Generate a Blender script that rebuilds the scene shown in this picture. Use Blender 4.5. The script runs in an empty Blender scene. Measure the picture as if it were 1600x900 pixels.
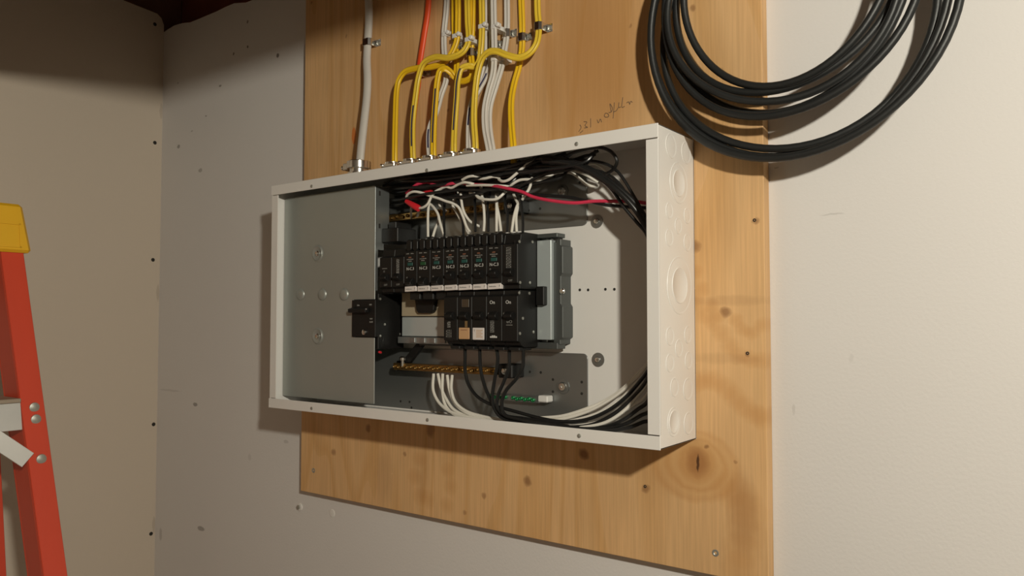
import bpy, bmesh, math, random
from mathutils import Vector, Matrix
random.seed(7)
S = bpy.context.scene
COL = S.collection

# ------------------------------------------------------------------ camera, light, exposure
# metres; x runs along the back wall, -y out of it into the room, z = 0 is the underside of the panel box
FPX = 1214.2
YAW, PITCH, ROLL = 0.6369, 0.0390, 0.0002
CAM = Vector((1.0753, -0.9048, 0.1444))
_f = Vector((-math.sin(YAW)*math.cos(PITCH), math.cos(YAW)*math.cos(PITCH), math.sin(PITCH)))
_r = Vector((math.cos(YAW), math.sin(YAW), 0.0))
_u = _r.cross(_f)
cam = bpy.data.cameras.new('camera'); cam.sensor_width = 36.0
cam.lens = 36.0*FPX/1600.0; cam.clip_start = 0.01; cam.clip_end = 50
co = bpy.data.objects.new('camera', cam); COL.objects.link(co)
co.matrix_world = Matrix(((_r.x, _u.x, -_f.x, CAM.x), (_r.y, _u.y, -_f.y, CAM.y), (_r.z, _u.z, -_f.z, CAM.z), (0, 0, 0, 1)))
S.camera = co
w = bpy.data.worlds.new('world'); S.world = w; w.use_nodes = True
w.node_tree.nodes['Background'].inputs[0].default_value = (1.0, 0.86, 0.7, 1)
w.node_tree.nodes['Background'].inputs[1].default_value = 0.02
LAMP = Vector((1.55, -1.06, 0.53))
lamp = bpy.data.lights.new('bulb_light', 'POINT'); lamp.energy = 61.0; lamp.color = (1.0, 0.945, 0.80)
lamp.shadow_soft_size = 0.03
lo = bpy.data.objects.new('bulb_light', lamp); COL.objects.link(lo); lo.location = LAMP
S.view_settings.view_transform = 'Standard'; S.view_settings.look = 'None'
S.view_settings.exposure = 0.0; S.view_settings.gamma = 1.0; S.view_settings.use_curve_mapping = False

def at(px, py, y):
    """the point of the plane at depth y that is seen at a place in the photograph (1600 x 900)"""
    d = _f + _r*((px-800)/FPX) - _u*((py-450)/FPX)
    return CAM + d*((y-CAM.y)/d.y)
def atx(px, py, x):
    d = _f + _r*((px-800)/FPX) - _u*((py-450)/FPX)
    return CAM + d*((x-CAM.x)/d.x)

# panel box
BL, BH, PLY = 0.695, 0.362, 0.019
YF, YB = -0.116, -PLY            # front and back planes of the box
FLOOR, CEIL = -1.37, 0.95
XL = -0.5514                     # left wall

# ------------------------------------------------------------------ materials
MATS = {}
def nt(name):
    m = bpy.data.materials.new(name); m.use_nodes = True
    n = m.node_tree; return m, n, n.nodes['Principled BSDF']
def mat(name, col, rough=0.5, metal=0.0, var=0.06, scale=40.0, bump=0.0, bscale=200.0, spec=0.5, stretch=(1, 1, 1), coat=0.0):
    if name in MATS: return MATS[name]
    m, n, b = nt(name)
    tc = n.nodes.new('ShaderNodeTexCoord'); mp = n.nodes.new('ShaderNodeMapping')
    mp.inputs['Scale'].default_value = stretch
    n.links.new(tc.outputs['Object'], mp.inputs[0])
    no = n.nodes.new('ShaderNodeTexNoise'); no.inputs['Scale'].default_value = scale; no.inputs['Detail'].default_value = 4
    n.links.new(mp.outputs[0], no.inputs['Vector'])
    cr = n.nodes.new('ShaderNodeMix'); cr.data_type = 'RGBA'
    cr.inputs[6].default_value = tuple(max(0, c*(1-var)) for c in col)+(1,)
    cr.inputs[7].default_value = tuple(min(1, c*(1+var)) for c in col)+(1,)
    n.links.new(no.outputs[0], cr.inputs[0]); n.links.new(cr.outputs[2], b.inputs['Base Color'])
    b.inputs['Roughness'].default_value = rough; b.inputs['Metallic'].default_value = metal
    b.inputs['Specular IOR Level'].default_value = spec
    if coat: b.inputs['Coat Weight'].default_value = coat
    if bump:
        n2 = n.nodes.new('ShaderNodeTexNoise'); n2.inputs['Scale'].default_value = bscale; n2.inputs['Detail'].default_value = 3
        n.links.new(mp.outputs[0], n2.inputs['Vector'])
        bp = n.nodes.new('ShaderNodeBump'); bp.inputs['Strength'].default_value = bump; bp.inputs['Distance'].default_value = 0.002
        n.links.new(n2.outputs[0], bp.inputs['Height']); n.links.new(bp.outputs[0], b.inputs['Normal'])
    MATS[name] = m; return m

def spots(n, src, pts, axes, col, soft=0.5, jitter=0.004):
    """marks with a shape of their own at given places of a surface: pts = (a, b, ra, rb, strength)"""
    tc = n.nodes.new('ShaderNodeTexCoord'); sp = n.nodes.new('ShaderNodeSeparateXYZ')
    no = n.nodes.new('ShaderNodeTexNoise'); no.inputs['Scale'].default_value = 90
    n.links.new(tc.outputs['Object'], no.inputs['Vector'])
    ad = n.nodes.new('ShaderNodeVectorMath'); ad.operation = 'MULTIPLY_ADD'
    n.links.new(no.outputs['Color'], ad.inputs[0]); ad.inputs[1].default_value = (jitter,)*3
    n.links.new(tc.outputs['Object'], ad.inputs[2]); n.links.new(ad.outputs[0], sp.inputs[0])
    for pt in pts:
        a, b_, ra, rb, st = pt[:5]; pc = pt[5] if len(pt) > 5 else col; sf = pt[6] if len(pt) > 6 else soft
        def lin(sock, c, r):
            m1 = n.nodes.new('ShaderNodeMath'); m1.operation = 'SUBTRACT'; n.links.new(sp.outputs[sock], m1.inputs[0]); m1.inputs[1].default_value = c + jitter*.5
            m2 = n.nodes.new('ShaderNodeMath'); m2.operation = 'DIVIDE'; n.links.new(m1.outputs[0], m2.inputs[0]); m2.inputs[1].default_value = r
            m3 = n.nodes.new('ShaderNodeMath'); m3.operation = 'MULTIPLY'; n.links.new(m2.outputs[0], m3.inputs[0]); n.links.new(m2.outputs[0], m3.inputs[1])
            return m3
        s = n.nodes.new('ShaderNodeMath'); s.operation = 'ADD'
        n.links.new(lin(axes[0], a, ra).outputs[0], s.inputs[0]); n.links.new(lin(axes[1], b_, rb).outputs[0], s.inputs[1])
        mr = n.nodes.new('ShaderNodeMapRange'); mr.inputs[1].default_value = 1.0; mr.inputs[2].default_value = sf
        mr.inputs[3].default_value = 0.0; mr.inputs[4].default_value = st
        n.links.new(s.outputs[0], mr.inputs[0])
        mx = n.nodes.new('ShaderNodeMix'); mx.data_type = 'RGBA'
        n.links.new(mr.outputs[0], mx.inputs[0]); n.links.new(src, mx.inputs[6]); mx.inputs[7].default_value = pc+(1,)
        src = mx.outputs[2]
    return src

def drywall(name, base, marks, axes):
    m = mat(name, base, 0.75, 0, 0.035, 3.0, 0.12, 260.0, 0.25)
    n = m.node_tree; b = n.nodes['Principled BSDF']
    src = b.inputs['Base Color'].links[0].from_socket
    src = spots(n, src, marks, axes, (0.09, 0.07, 0.055))
    n.links.new(src, b.inputs['Base Color']); return m

def plywood():
    m, n, b = nt('plywood_face')
    N = n.nodes.new; Lk = n.links.new
    tc = N('ShaderNodeTexCoord')
    mp = N('ShaderNodeMapping'); mp.inputs['Scale'].default_value = (1.0, 1.0, 0.13); Lk(tc.outputs['Object'], mp.inputs[0])
    big = N('ShaderNodeTexNoise'); big.inputs['Scale'].default_value = 5.0; big.inputs['Detail'].default_value = 2.0; big.inputs['Distortion'].default_value = 0.6
    Lk(mp.outputs[0], big.inputs['Vector'])
    # contour lines of the slow noise read as rotary-cut grain
    mu = N('ShaderNodeMath'); mu.operation = 'MULTIPLY'; mu.inputs[1].default_value = 9.0; Lk(big.outputs[0], mu.inputs[0])
    fr = N('ShaderNodeMath'); fr.operation = 'FRACT'; Lk(mu.outputs[0], fr.inputs[0])
    cr = N('ShaderNodeValToRGB'); e = cr.color_ramp.elements
    e[0].position = 0.0; e[0].color = (0.70, 0.425, 0.20, 1); e[1].position = 1.0; e[1].color = (0.67, 0.40, 0.175, 1)
    x = e.new(0.55); x.color = (0.71, 0.44, 0.21, 1)
    x = e.new(0.90); x.color = (0.64, 0.37, 0.155, 1)
    Lk(fr.outputs[0], cr.inputs[0])
    mp2 = N('ShaderNodeMapping'); mp2.inputs['Scale'].default_value = (1.0, 1.0, 0.03); Lk(tc.outputs['Object'], mp2.inputs[0])
    fine = N('ShaderNodeTexNoise'); fine.inputs['Scale'].default_value = 320.0; fine.inputs['Detail'].default_value = 3.0; Lk(mp2.outputs[0], fine.inputs['Vector'])
    fm = N('ShaderNodeMapRange'); fm.inputs[1].default_value = 0.35; fm.inputs[2].default_value = 0.7; fm.inputs[3].default_value = 0.90; fm.inputs[4].default_value = 1.06
    Lk(fine.outputs[0], fm.inputs[0])
    pat = N('ShaderNodeTexNoise'); pat.inputs['Scale'].default_value = 3.5; pat.inputs['Detail'].default_value = 2.0; Lk(tc.outputs['Object'], pat.inputs['Vector'])
    pm = N('ShaderNodeMapRange'); pm.inputs[1].default_value = 0.3; pm.inputs[2].default_value = 0.7; pm.inputs[3].default_value = 0.88; pm.inputs[4].default_value = 1.08
    Lk(pat.outputs[0], pm.inputs[0])
    mm = N('ShaderNodeMath'); mm.operation = 'MULTIPLY'; Lk(fm.outputs[0], mm.inputs[0]); Lk(pm.outputs[0], mm.inputs[1])
    vs = N('ShaderNodeVectorMath'); vs.operation = 'SCALE'; Lk(cr.outputs[0], vs.inputs[0]); Lk(mm.outputs[0], vs.inputs['Scale'])
    src = vs.outputs[0]
    tan, brn, org = (0.68, 0.42, 0.19), (0.36, 0.16, 0.055), (0.50, 0.24, 0.075)
    big_k = [(1085, 728, .060, .046, .35, org, .75), (1086, 727, .052, .040, .45, tan, .7), (1087, 726, .043, .034, .35, org, .75), (1087, 725, .036, .030, .5, tan, .7), (1089, 723, .028, .026, .45, org, .5),
             (1090, 722, .017, .021, .75, brn, .2), (1091, 724, .0022, .012, .9, (.05, .02, .01), .4), (1060, 745, .055, .03, .12, brn, .1)]
    for path, wdt in (([(1086, 472), (1100, 492), (1114, 503), (1128, 521), (1140, 541), (1155, 556), (1172, 562), (1190, 564)], .006), ([(1088, 597), (1102, 594), (1118, 596), (1134, 608), (1148, 622), (1164, 636), (1180, 648), (1191, 652)], .0075),
                      ([(1088, 425), (1098, 452), (1112, 478), (1124, 492)], .005), ([(1150, 500), (1160, 515), (1175, 520), (1190, 508)], .005), ([(1140, 763), (1158, 778), (1166, 800), (1165, 830), (1160, 860), (1156, 890)], .012), ([(655, 716), (648, 745), (655, 775), (668, 780)], .008), ([(700, 735), (704, 760), (698, 790)], .007)):
        for a, b_ in path: big_k.append((a, b_, wdt*2.2, wdt*2.0, .34, org, .0))
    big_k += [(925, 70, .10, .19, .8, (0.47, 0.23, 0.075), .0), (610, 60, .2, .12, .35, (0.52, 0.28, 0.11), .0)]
    kn = [(673, 672, 9, 14, .55), (912, 709, 9, 11, .75), (824, 752, 8, 11, .65), (521, 706, 6, 8, .5), (575, 669, 6, 9, .6), (632, 709, 4, 5, .5),
          (756, 775, 4, 6, .5), (1010, 764, 7, 8, .55), (1134, 488, 8, 9, .6), (1180, 345, 5, 5, .55), (1086, 385, 9, 12, .55), (726, 801, 4, 5, .4),
          (1083, 12, 5, 7, .55), (1127, 110, 4, 6, .5), (1027, 125, 4, 5, .5), (985, 40, 3, 4, .4), (1168, 553, 3, 4, .5), (1150, 722, 3, 3, .4),
          (700, 172, 3, 3, .4), (541, 57, 3, 4, .4), (487, 4, 3, 4, .5), (1104, 697, 3, 4, .6), (600, 745, 22, 60, .16), (660, 740, 14, 50, .14), (1160, 800, 20, 70, .2), (1140, 470, 60, 9, .16), (1130, 560, 50, 10, .14), (540, 215, 3, 14, .0)]
    pts = []
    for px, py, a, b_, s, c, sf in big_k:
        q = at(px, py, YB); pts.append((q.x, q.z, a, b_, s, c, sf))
    for px, py, a, b_, s in kn:
        q = at(px, py, YB); k = 0.00092 if px < 800 else 0.0008
        pts.append((q.x, q.z, a*k*1.25, b_*k, s))
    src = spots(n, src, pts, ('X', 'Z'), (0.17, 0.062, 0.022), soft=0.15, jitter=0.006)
    # orange crayon mark
    q = at(553, 212, YB)
    src = spots(n, src, [(q.x, q.z, .006, .016, .85)], ('X', 'Z'), (0.62, 0.17, 0.03), soft=0.6, jitter=0.004)
    Lk(src, b.inputs['Base Color'])
    b.inputs['Roughness'].default_value = 0.55; b.inputs['Specular IOR Level'].default_value = 0.3
    bp = N('ShaderNodeBump'); bp.inputs['Strength'].default_value = 0.15; bp.inputs['Distance'].default_value = 0.001
    Lk(fine.outputs[0], bp.inputs['Height']); Lk(bp.outputs[0], b.inputs['Normal'])
    return m

M = {
 'paint': mat('box_white_enamel', (0.78, 0.76, 0.73), 0.38, 0, 0.02, 20, 0.02, 400),
 'galv': mat('galvanised_steel', (0.34, 0.36, 0.355), 0.38, 0.75, 0.16, 14, 0.03, 300),
 'plate': mat('grey_barrier_steel', (0.36, 0.375, 0.35), 0.42, 0.45, 0.05, 12),
 'darkplate': mat('dull_zinc_plate', (0.30, 0.31, 0.305), 0.36, 0.8, 0.12, 10),
 'chrome': mat('bright_zinc', (0.80, 0.79, 0.76), 0.2, 1.0, 0.06, 60),
 'brass': mat('brass', (0.27, 0.165, 0.055), 0.42, 0.9, 0.2, 120),
 'black': mat('black_breaker_plastic', (0.0085, 0.008, 0.0075), 0.5, 0, 0.2, 60, 0.04, 500, spec=0.35),
 'black2': mat('dark_grey_plastic', (0.012, 0.0115, 0.011), 0.55, 0, 0.2, 60, spec=0.35),
 'bracket': mat('dark_zinc_bracket', (0.10, 0.108, 0.105), 0.45, 0.5, 0.12, 14),  # zinc with a darker base colour, for the end bracket and ledges
 'wireblack': mat('black_wire_insulation', (0.012, 0.012, 0.012), 0.32, 0, 0.2, 60),
 'coil': mat('black_rubber_cable', (0.014, 0.015, 0.015), 0.46, 0, 0.25, 50, 0.05, 300),
 'wirewhite': mat('white_wire_insulation', (0.74, 0.71, 0.64), 0.38, 0, 0.05, 60),
 'wirered': mat('red_wire_insulation', (0.62, 0.035, 0.085), 0.36, 0, 0.1, 60),
 'rednut': mat('red_wire_nut', (0.62, 0.02, 0.03), 0.4, 0, 0.1, 60),
 'yellow': mat('yellow_cable_jacket', (0.80, 0.50, 0.012), 0.4, 0, 0.06, 50),
 'yellow2': mat('pale_yellow_cable_jacket', (0.76, 0.53, 0.04), 0.4, 0, 0.06, 50),
 'cablewhite': mat('white_cable_jacket', (0.63, 0.60, 0.55), 0.45, 0, 0.05, 50),
 'greycable': mat('grey_white_cable_jacket', (0.60, 0.57, 0.52), 0.5, 0, 0.06, 50),
 'orange': mat('red_orange_cable_jacket', (0.80, 0.085, 0.02), 0.42, 0, 0.06, 50),
 'blue': mat('blue_black_ink', (0.02, 0.02, 0.09), 0.6, 0, 0.1, 60),
 'ink': mat('white_print', (0.62, 0.61, 0.58), 0.6, 0, 0.05, 60),
 'dimink': mat('grey_print', (0.22, 0.215, 0.2), 0.6, 0, 0.05, 60),
 'redink': mat('orange_print', (0.24, 0.10, 0.06), 0.6, 0, 0.05, 60),
 'teal': mat('teal_print', (0.012, 0.075, 0.065), 0.5, 0, 0.1, 60),
 'green': mat('green_print', (0.012, 0.075, 0.025), 0.5, 0, 0.1, 60),
 'sticker': mat('white_sticker', (0.72, 0.66, 0.63), 0.5, 0, 0.04, 60),
 'tan': mat('tan_sticker', (0.55, 0.33, 0.17), 0.5, 0, 0.06, 60),
 'beige': mat('beige_insulator', (0.42, 0.35, 0.24), 0.5, 0, 0.06, 40),
 'bluegrey': mat('pale_blue_grey_bus', (0.50, 0.55, 0.55), 0.3, 0.35, 0.04, 30),
 'greenscrew': mat('green_ground_screw', (0.01, 0.20, 0.06), 0.35, 0.4, 0.1, 60),
 'nylon': mat('white_nylon', (0.75, 0.73, 0.70), 0.45, 0, 0.04, 60),
 'hole': mat('dark_hole', (0.02, 0.018, 0.015), 0.8, 0, 0.1, 60),
 'pencil': mat('pencil_graphite', (0.16, 0.10, 0.055), 0.7, 0, 0.2, 900),
 'ladder': mat('red_fibreglass', (0.58, 0.055, 0.022), 0.42, 0, 0.08, 30, 0.05, 300, stretch=(1, 1, .1)),
 'cap': mat('yellow_ladder_plastic', (0.72, 0.40, 0.012), 0.45, 0, 0.06, 20),
 'alu': mat('brushed_aluminium', (0.66, 0.66, 0.64), 0.42, 0.7, 0.08, 30),
 'rivet': mat('dull_rivet', (0.42, 0.42, 0.38), 0.45, 0.7, 0.1, 60),
 'joist': mat('dark_joist_wood', (0.20, 0.095, 0.055), 0.7, 0, 0.35, 8, 0.2, 60, stretch=(.15, 1, 1)),
 'brick': mat('reddish_beam_wood', (0.26, 0.075, 0.045), 0.75, 0, 0.4, 9, 0.2, 60),
 'concrete': mat('grey_concrete', (0.27, 0.24, 0.20), 0.8, 0, 0.15, 5, 0.3, 60),
 'deck': mat('subfloor_boards', (0.16, 0.12, 0.085), 0.8, 0, 0.3, 7, 0.2, 50),
}
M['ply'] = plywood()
M['plyedge'] = mat('plywood_edge', (0.52, 0.36, 0.19), 0.7, 0, 0.3, 300, stretch=(1, 8, .2))

# ------------------------------------------------------------------ helpers
def obj(name, bm, m, parent=None, smooth=False, bevel=0.0):
    me = bpy.data.meshes.new(name)
    bmesh.ops.recalc_face_normals(bm, faces=bm.faces[:])
    if bevel:
        ed = [e for e in bm.edges if len(e.link_faces) == 2 and e.calc_face_angle(0) > 0.6]
        bmesh.ops.bevel(bm, geom=ed, offset=bevel, segments=1, affect='EDGES', profile=0.5)
    bm.to_mesh(me); bm.free()
    if smooth:
        for p in me.polygons: p.use_smooth = True
        try: me.set_sharp_from_angle(angle=0.7)
        except Exception: pass
    me.materials.append(M[m] if isinstance(m, str) else m)
    o = bpy.data.objects.new(name, me); COL.objects.link(o)
    if parent: o.parent = parent; o.matrix_parent_inverse = Matrix.Translation(-abs_loc(parent))
    return o
def abs_loc(o):
    # parts carry identity world transforms; only a top-level Empty is moved away from the origin
    return o.location.copy() if o.parent is None else Vector((0, 0, 0))
def tag(o, label=None, cat=None, group=None, kind=None):
    if label: o['label'] = label
    if cat: o['category'] = cat
    if group: o['group'] = group
    if kind: o['kind'] = kind
    return o
def thing(name, loc, label, cat, group=None):
    o = bpy.data.objects.new(name, None); COL.objects.link(o); o.location = loc; o.empty_display_size = .02
    return tag(o, label, cat, group)
def copy_tree(o, dx, parent=None):
    c = o.copy(); COL.objects.link(c)
    if parent is None: c.location = o.location + dx
    else: c.parent = parent
    for ch in list(o.children): copy_tree(ch, dx, c)
    return c
def box(bm, x0, x1, y0, y1, z0, z1):
    v = [bm.verts.new((x, y, z)) for x in (x0, x1) for y in (y0, y1) for z in (z0, z1)]
    for q in ((0, 1, 3, 2), (4, 6, 7, 5), (0, 4, 5, 1), (2, 3, 7, 6), (0, 2, 6, 4), (1, 5, 7, 3)):
        bm.faces.new([v[i] for i in q])
    return bm
def B(*a): return box(bmesh.new(), *a)
def prism(bm, pts, axis, a0, a1):
    """polygon pts in the two other axes, extruded along axis"""
    def mk(p, a):
        c = list(p); c.insert(axis, a); return bm.verts.new(c)
    A = [mk(p, a0) for p in pts]; C = [mk(p, a1) for p in pts]
    bm.faces.new(A); bm.faces.new(C[::-1])
    for i in range(len(pts)):
        j = (i+1) % len(pts); bm.faces.new((A[i], A[j], C[j], C[i]))
    return bm
def lathe(bm, c, axis, prof, seg=16):
    """prof = (radius, along) pairs turned about axis through c"""
    axis = Vector(axis).normalized(); t = Vector((0, 0, 1)) if abs(axis.z) < .9 else Vector((1, 0, 0))
    e1 = axis.cross(t).normalized(); e2 = axis.cross(e1); c = Vector(c); rings = []
    for r, h in prof:
        if r < 1e-7: rings.append([bm.verts.new(c+axis*h)])
        else: rings.append([bm.verts.new(c+axis*h+(e1*math.cos(2*math.pi*k/seg)+e2*math.sin(2*math.pi*k/seg))*r) for k in range(seg)])
    for a, b in zip(rings, rings[1:]):
        for k in range(seg):
            l = (k+1) % seg
            if len(a) == 1 and len(b) == 1: continue
            if len(a) == 1: bm.faces.new((a[0], b[l], b[k]))
            elif len(b) == 1: bm.faces.new((a[k], a[l], b[0]))
            else: bm.faces.new((a[k], a[l], b[l], b[k]))
    return bm
def spline(pts, n):
    P = [Vector(p) for p in pts]
    if len(P) == 2: return [P[0].lerp(P[1], k/n) for k in range(n+1)]
    P = [P[0]*2-P[1]]+P+[P[-1]*2-P[-2]]; out = []
    for i in range(1, len(P)-2):
        p0, p1, p2, p3 = P[i-1:i+3]
        # centripetal parameters keep tight bends round
        t0 = 0; t1 = t0+max(1e-5, (p1-p0).length**.5); t2 = t1+max(1e-5, (p2-p1).length**.5); t3 = t2+max(1e-5, (p3-p2).length**.5)
        for k in range(n):
            t = t1+(t2-t1)*k/n
            a1 = p0*((t1-t)/(t1-t0))+p1*((t-t0)/(t1-t0)); a2 = p1*((t2-t)/(t2-t1))+p2*((t-t1)/(t2-t1)); a3 = p2*((t3-t)/(t3-t2))+p3*((t-t2)/(t3-t2))
            b1 = a1*((t2-t)/(t2-t0))+a2*((t-t0)/(t2-t0)); b2 = a2*((t3-t)/(t3-t1))+a3*((t-t1)/(t3-t1))
            out.append(b1*((t2-t)/(t2-t1))+b2*((t-t1)/(t2-t1)))
    out.append(P[-2]); return out
def sweep(bm, path, prof, ref=None):
    """prof = (side, out) offsets; ref = fixed outward direction for flat sections, else transported frame"""
    rings = []; n = None
    for i, p in enumerate(path):
        t = (path[min(i+1, len(path)-1)]-path[max(i-1, 0)]).normalized()
        if ref is not None:
            r = Vector(ref); n2 = r-t*r.dot(t)
            n = n2.normalized() if n2.length > .15 or n is None else (n-t*n.dot(t)).normalized()
        elif n is None:
            r = Vector((0, -1, 0)) if abs(t.y) < .9 else Vector((1, 0, 0)); n = (r-t*r.dot(t)).normalized()
        else: n = (n-t*n.dot(t)).normalized()
        s = t.cross(n)
        rings.append([bm.verts.new(p+s*a+n*b) for a, b in prof])
    k = len(prof)
    for a, b in zip(rings, rings[1:]):
        for i in range(k): bm.faces.new((a[i], a[(i+1) % k], b[(i+1) % k], b[i]))
    bm.faces.new(rings[0][::-1]); bm.faces.new(rings[-1])
    return bm
def circ(r, n=10): return [(r*math.cos(2*math.pi*k/n), r*math.sin(2*math.pi*k/n)) for k in range(n)]
def flat(wd, th):
    """flat two-conductor jacket: rounded edges, a valley down the middle of both faces"""
    h, v = wd/2, th/2
    q = [(h, 0), (h*.93, v*.6), (h*.66, v), (h*.3, v*.93), (0, v*.55), (-h*.3, v*.93), (-h*.66, v), (-h*.93, v*.6)]
    return q+[(-a, -b) for a, b in q]
def px3(l): return [at(*p) for p in l]
def text(name, s, size, loc, m, parent, flip=False, rz=0.0):
    cu = bpy.data.curves.new(name, 'FONT'); cu.body = s; cu.size = size; cu.align_x = 'CENTER'; cu.align_y = 'CENTER'; cu.resolution_u = 2; cu.extrude = 0.00012
    tmp = bpy.data.objects.new('tmp', cu); COL.objects.link(tmp)
    bpy.context.view_layer.update()
    me = bpy.data.meshes.new_from_object(tmp.evaluated_get(bpy.context.evaluated_depsgraph_get()))
    bpy.data.objects.remove(tmp); bpy.data.curves.remove(cu)
    R = Matrix.Translation(loc) @ Matrix.Rotation(math.pi/2, 4, 'X') @ Matrix.Rotation((math.pi if flip else 0)+rz, 4, 'Z')
    me.transform(R); me.materials.clear(); me.materials.append(M[m]); me.name = name
    o = bpy.data.objects.new(name, me); COL.objects.link(o)
    o.parent = parent; o.matrix_parent_inverse = Matrix.Translation(-abs_loc(parent))
    return o

# ------------------------------------------------------------------ the room
wmarks = []
for px, py, a, b_, s in [(305, 632, 6, 4, .55), (314, 826, 9, 4, .5), (313, 266, 5, 4, .4), (279, 229, 4, 4, .55), (387, 73, 2, 3, .8), (365, 84, 2, 3, .8), (387, 34, 2, 3, .7),
                         (434, 87, 3, 4, .8), (344, 134, 3, 2, .6), (322, 181, 2, 1.5, .5), (278, 130, 2, 2, .4), (300, 205, 3, 1.5, .35), (390, 714, 4, 6, .12), (447, 690, 5, 3, .2),
                         (265, 610, 30, 2, .15), (1300, 335, 14, 1.5, .18), (1240, 640, 2, 9, .14), (1213, 262, 3, 1.5, .3), (1330, 560, 2, 7, .08), (251, 835, 4, 12, .25)]:
    q = at(px, py, 0); k = 0.0012 if px < 500 else 0.0008
    wmarks.append((q.x, q.z, a*k*1.3, b_*k, s))
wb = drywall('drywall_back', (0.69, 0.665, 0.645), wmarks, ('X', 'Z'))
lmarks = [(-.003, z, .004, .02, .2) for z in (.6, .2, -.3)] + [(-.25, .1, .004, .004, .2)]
wl = drywall('drywall_left', (0.60, 0.52, 0.43), lmarks, ('Y', 'Z'))  # warm bounce and dimmer light are put into this wall's base colour

def top_edge():
    e = []
    for px, py in [(250, 62), (254, 52), (262, 46), (272, 40), (285, 36), (297, 35), (312, 29), (326, 23), (338, 18), (352, 11), (366, 5), (384, 4), (392, 1), (404, -4)]:
        q = at(px, py, 0); e.append((q.x, q.z))
    return e
te = top_edge()
bm = bmesh.new()
prism(bm, [(XL-.012, FLOOR), (3.0, FLOOR), (3.0, .78), (0.3, .775)]+te[::-1]+[(XL-.012, te[0][1])], 1, 0.0, 0.0127)
tag(obj('wall_back', bm, wb), 'white painted drywall behind the plywood board', 'wall', kind='structure')
bm = bmesh.new()
prism(bm, [(0.0, FLOOR), (0.0, .792), (-.006, .806), (-.016, .813), (-.09, .818), (-.5, .80), (-3.0, .80), (-3.0, FLOOR)], 0, XL-.0127, XL)
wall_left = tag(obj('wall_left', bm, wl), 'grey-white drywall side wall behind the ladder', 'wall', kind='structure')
for px, py in [(242, 38), (242, 223), (239, 406), (240, 663), (236, 834)]:
    q = atx(px, py, XL)
    obj('drywall_screw', lathe(bmesh.new(), (XL-.001, q.y, q.z), (1, 0, 0), [(.0042, 0), (.0042, .0012), (.003, .0016), (0, .0010)], 10), 'hole', wall_left)
tag(obj('wall_right', B(3.0, 3.05, -3.0, .0127, FLOOR, CEIL), 'concrete'), 'bare concrete at the far right of the room', 'wall', kind='structure')
tag(obj('wall_rear', B(XL, 3.05, -3.05, -3.0, FLOOR, CEIL), 'concrete'), 'bare concrete wall behind the camera', 'wall', kind='structure')
tag(obj('floor', B(XL-.1, 3.05, -3.05, .2, FLOOR-.05, FLOOR), 'concrete'), 'grey concrete basement floor', 'floor', kind='structure')
tag(obj('ceiling', B(XL-.5, 3.05, -3.05, .5, CEIL, CEIL+.02), 'deck'), 'dark unfinished subfloor boards overhead', 'ceiling', kind='structure')
# rim of framing seen in the gap above the drywall
tag(obj('trim_1', B(XL-.3, 3.0, .06, .10, .70, CEIL), 'brick', bevel=.003), 'reddish dark wood rim joist above the drywall', 'joist', kind='structure')
tag(obj('trim_2', B(XL-.07, XL-.03, -3.0, .06, .70, CEIL), 'joist', bevel=.003), 'dark framing above the side wall drywall', 'joist', kind='structure')
tag(obj('trim_3', B(XL, 3.0, -.64, -.55, .577, CEIL), 'joist', bevel=.003), 'unseen wooden ceiling beam placed to shade the upper walls', 'beam', kind='structure')  # unseen beam, added so that its edge shades the wall tops
for k in range(4):
    x = -.16+.9*k
    tag(obj('trim_%d' % (4+k), B(x, x+.04, -.55, .06, .80, CEIL), 'joist', bevel=.002), 'wooden ceiling joist above the drywall', 'joist', kind='structure')

# the lamp that lights the room, just outside the frame
t = thing('light_bulb', (LAMP.x, LAMP.y, CEIL), 'bare ceiling bulb hanging from a cord', 'lamp')
obj('cord', lathe(bmesh.new(), (LAMP.x, LAMP.y, LAMP.z+.10), (0, 0, 1), [(0, 0), (.004, 0), (.004, CEIL-LAMP.z-.10), (0, CEIL-LAMP.z-.10)], 8), 'black', t)
obj('socket', lathe(bmesh.new(), (LAMP.x, LAMP.y, LAMP.z+.05), (0, 0, 1), [(0, 0), (.017, 0), (.02, .02), (.018, .05), (0, .055)], 14), 'nylon', t)

# ------------------------------------------------------------------ plywood board
PX0, PX1, PZ0, PZ1 = -.0414, .7798, -.1579, .79
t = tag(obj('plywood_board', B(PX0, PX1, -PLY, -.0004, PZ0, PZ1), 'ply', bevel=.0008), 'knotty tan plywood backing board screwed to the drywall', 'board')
board = t
for px, py in [(490, 735), (1118, 864), (1179, 344), (1008, 760), (1168, 552)]:
    q = at(px, py, YB); big = py > 700 and px in (490, 1118)
    r = .0042 if big else .002
    obj('screw', lathe(bmesh.new(), (q.x, YB+.001, q.z), (0, -1, 0), [(r, 0), (r, .0014), (r*.6, .0016), (r*.3, .0008), (0, .0008)], 12), 'rivet' if big else 'hole', board)
q = at(469, 792, 0)
t = thing('wall_screw', (q.x, 0, q.z), 'loose screw in drywall below the plywood corner', 'screw')
obj('washer', lathe(bmesh.new(), q, (0, -1, 0), [(.0065, 0), (.0065, .002), (.003, .0024), (0, .0024)], 14), 'nylon', t)
obj('head', lathe(bmesh.new(), q+Vector((-.001, -.002, 0)), (0, -1, 0), [(.0038, 0), (.0036, .0025), (0, .003)], 10), 'rivet', t)
q = at(519, 802, 0)
tag(obj('filler_patch', lathe(bmesh.new(), q, (0, -1, 0), [(.0075, 0), (.006, .0006), (0, .0009)], 14), 'nylon'), 'round white filler dab on drywall under the board', 'patch')
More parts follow.
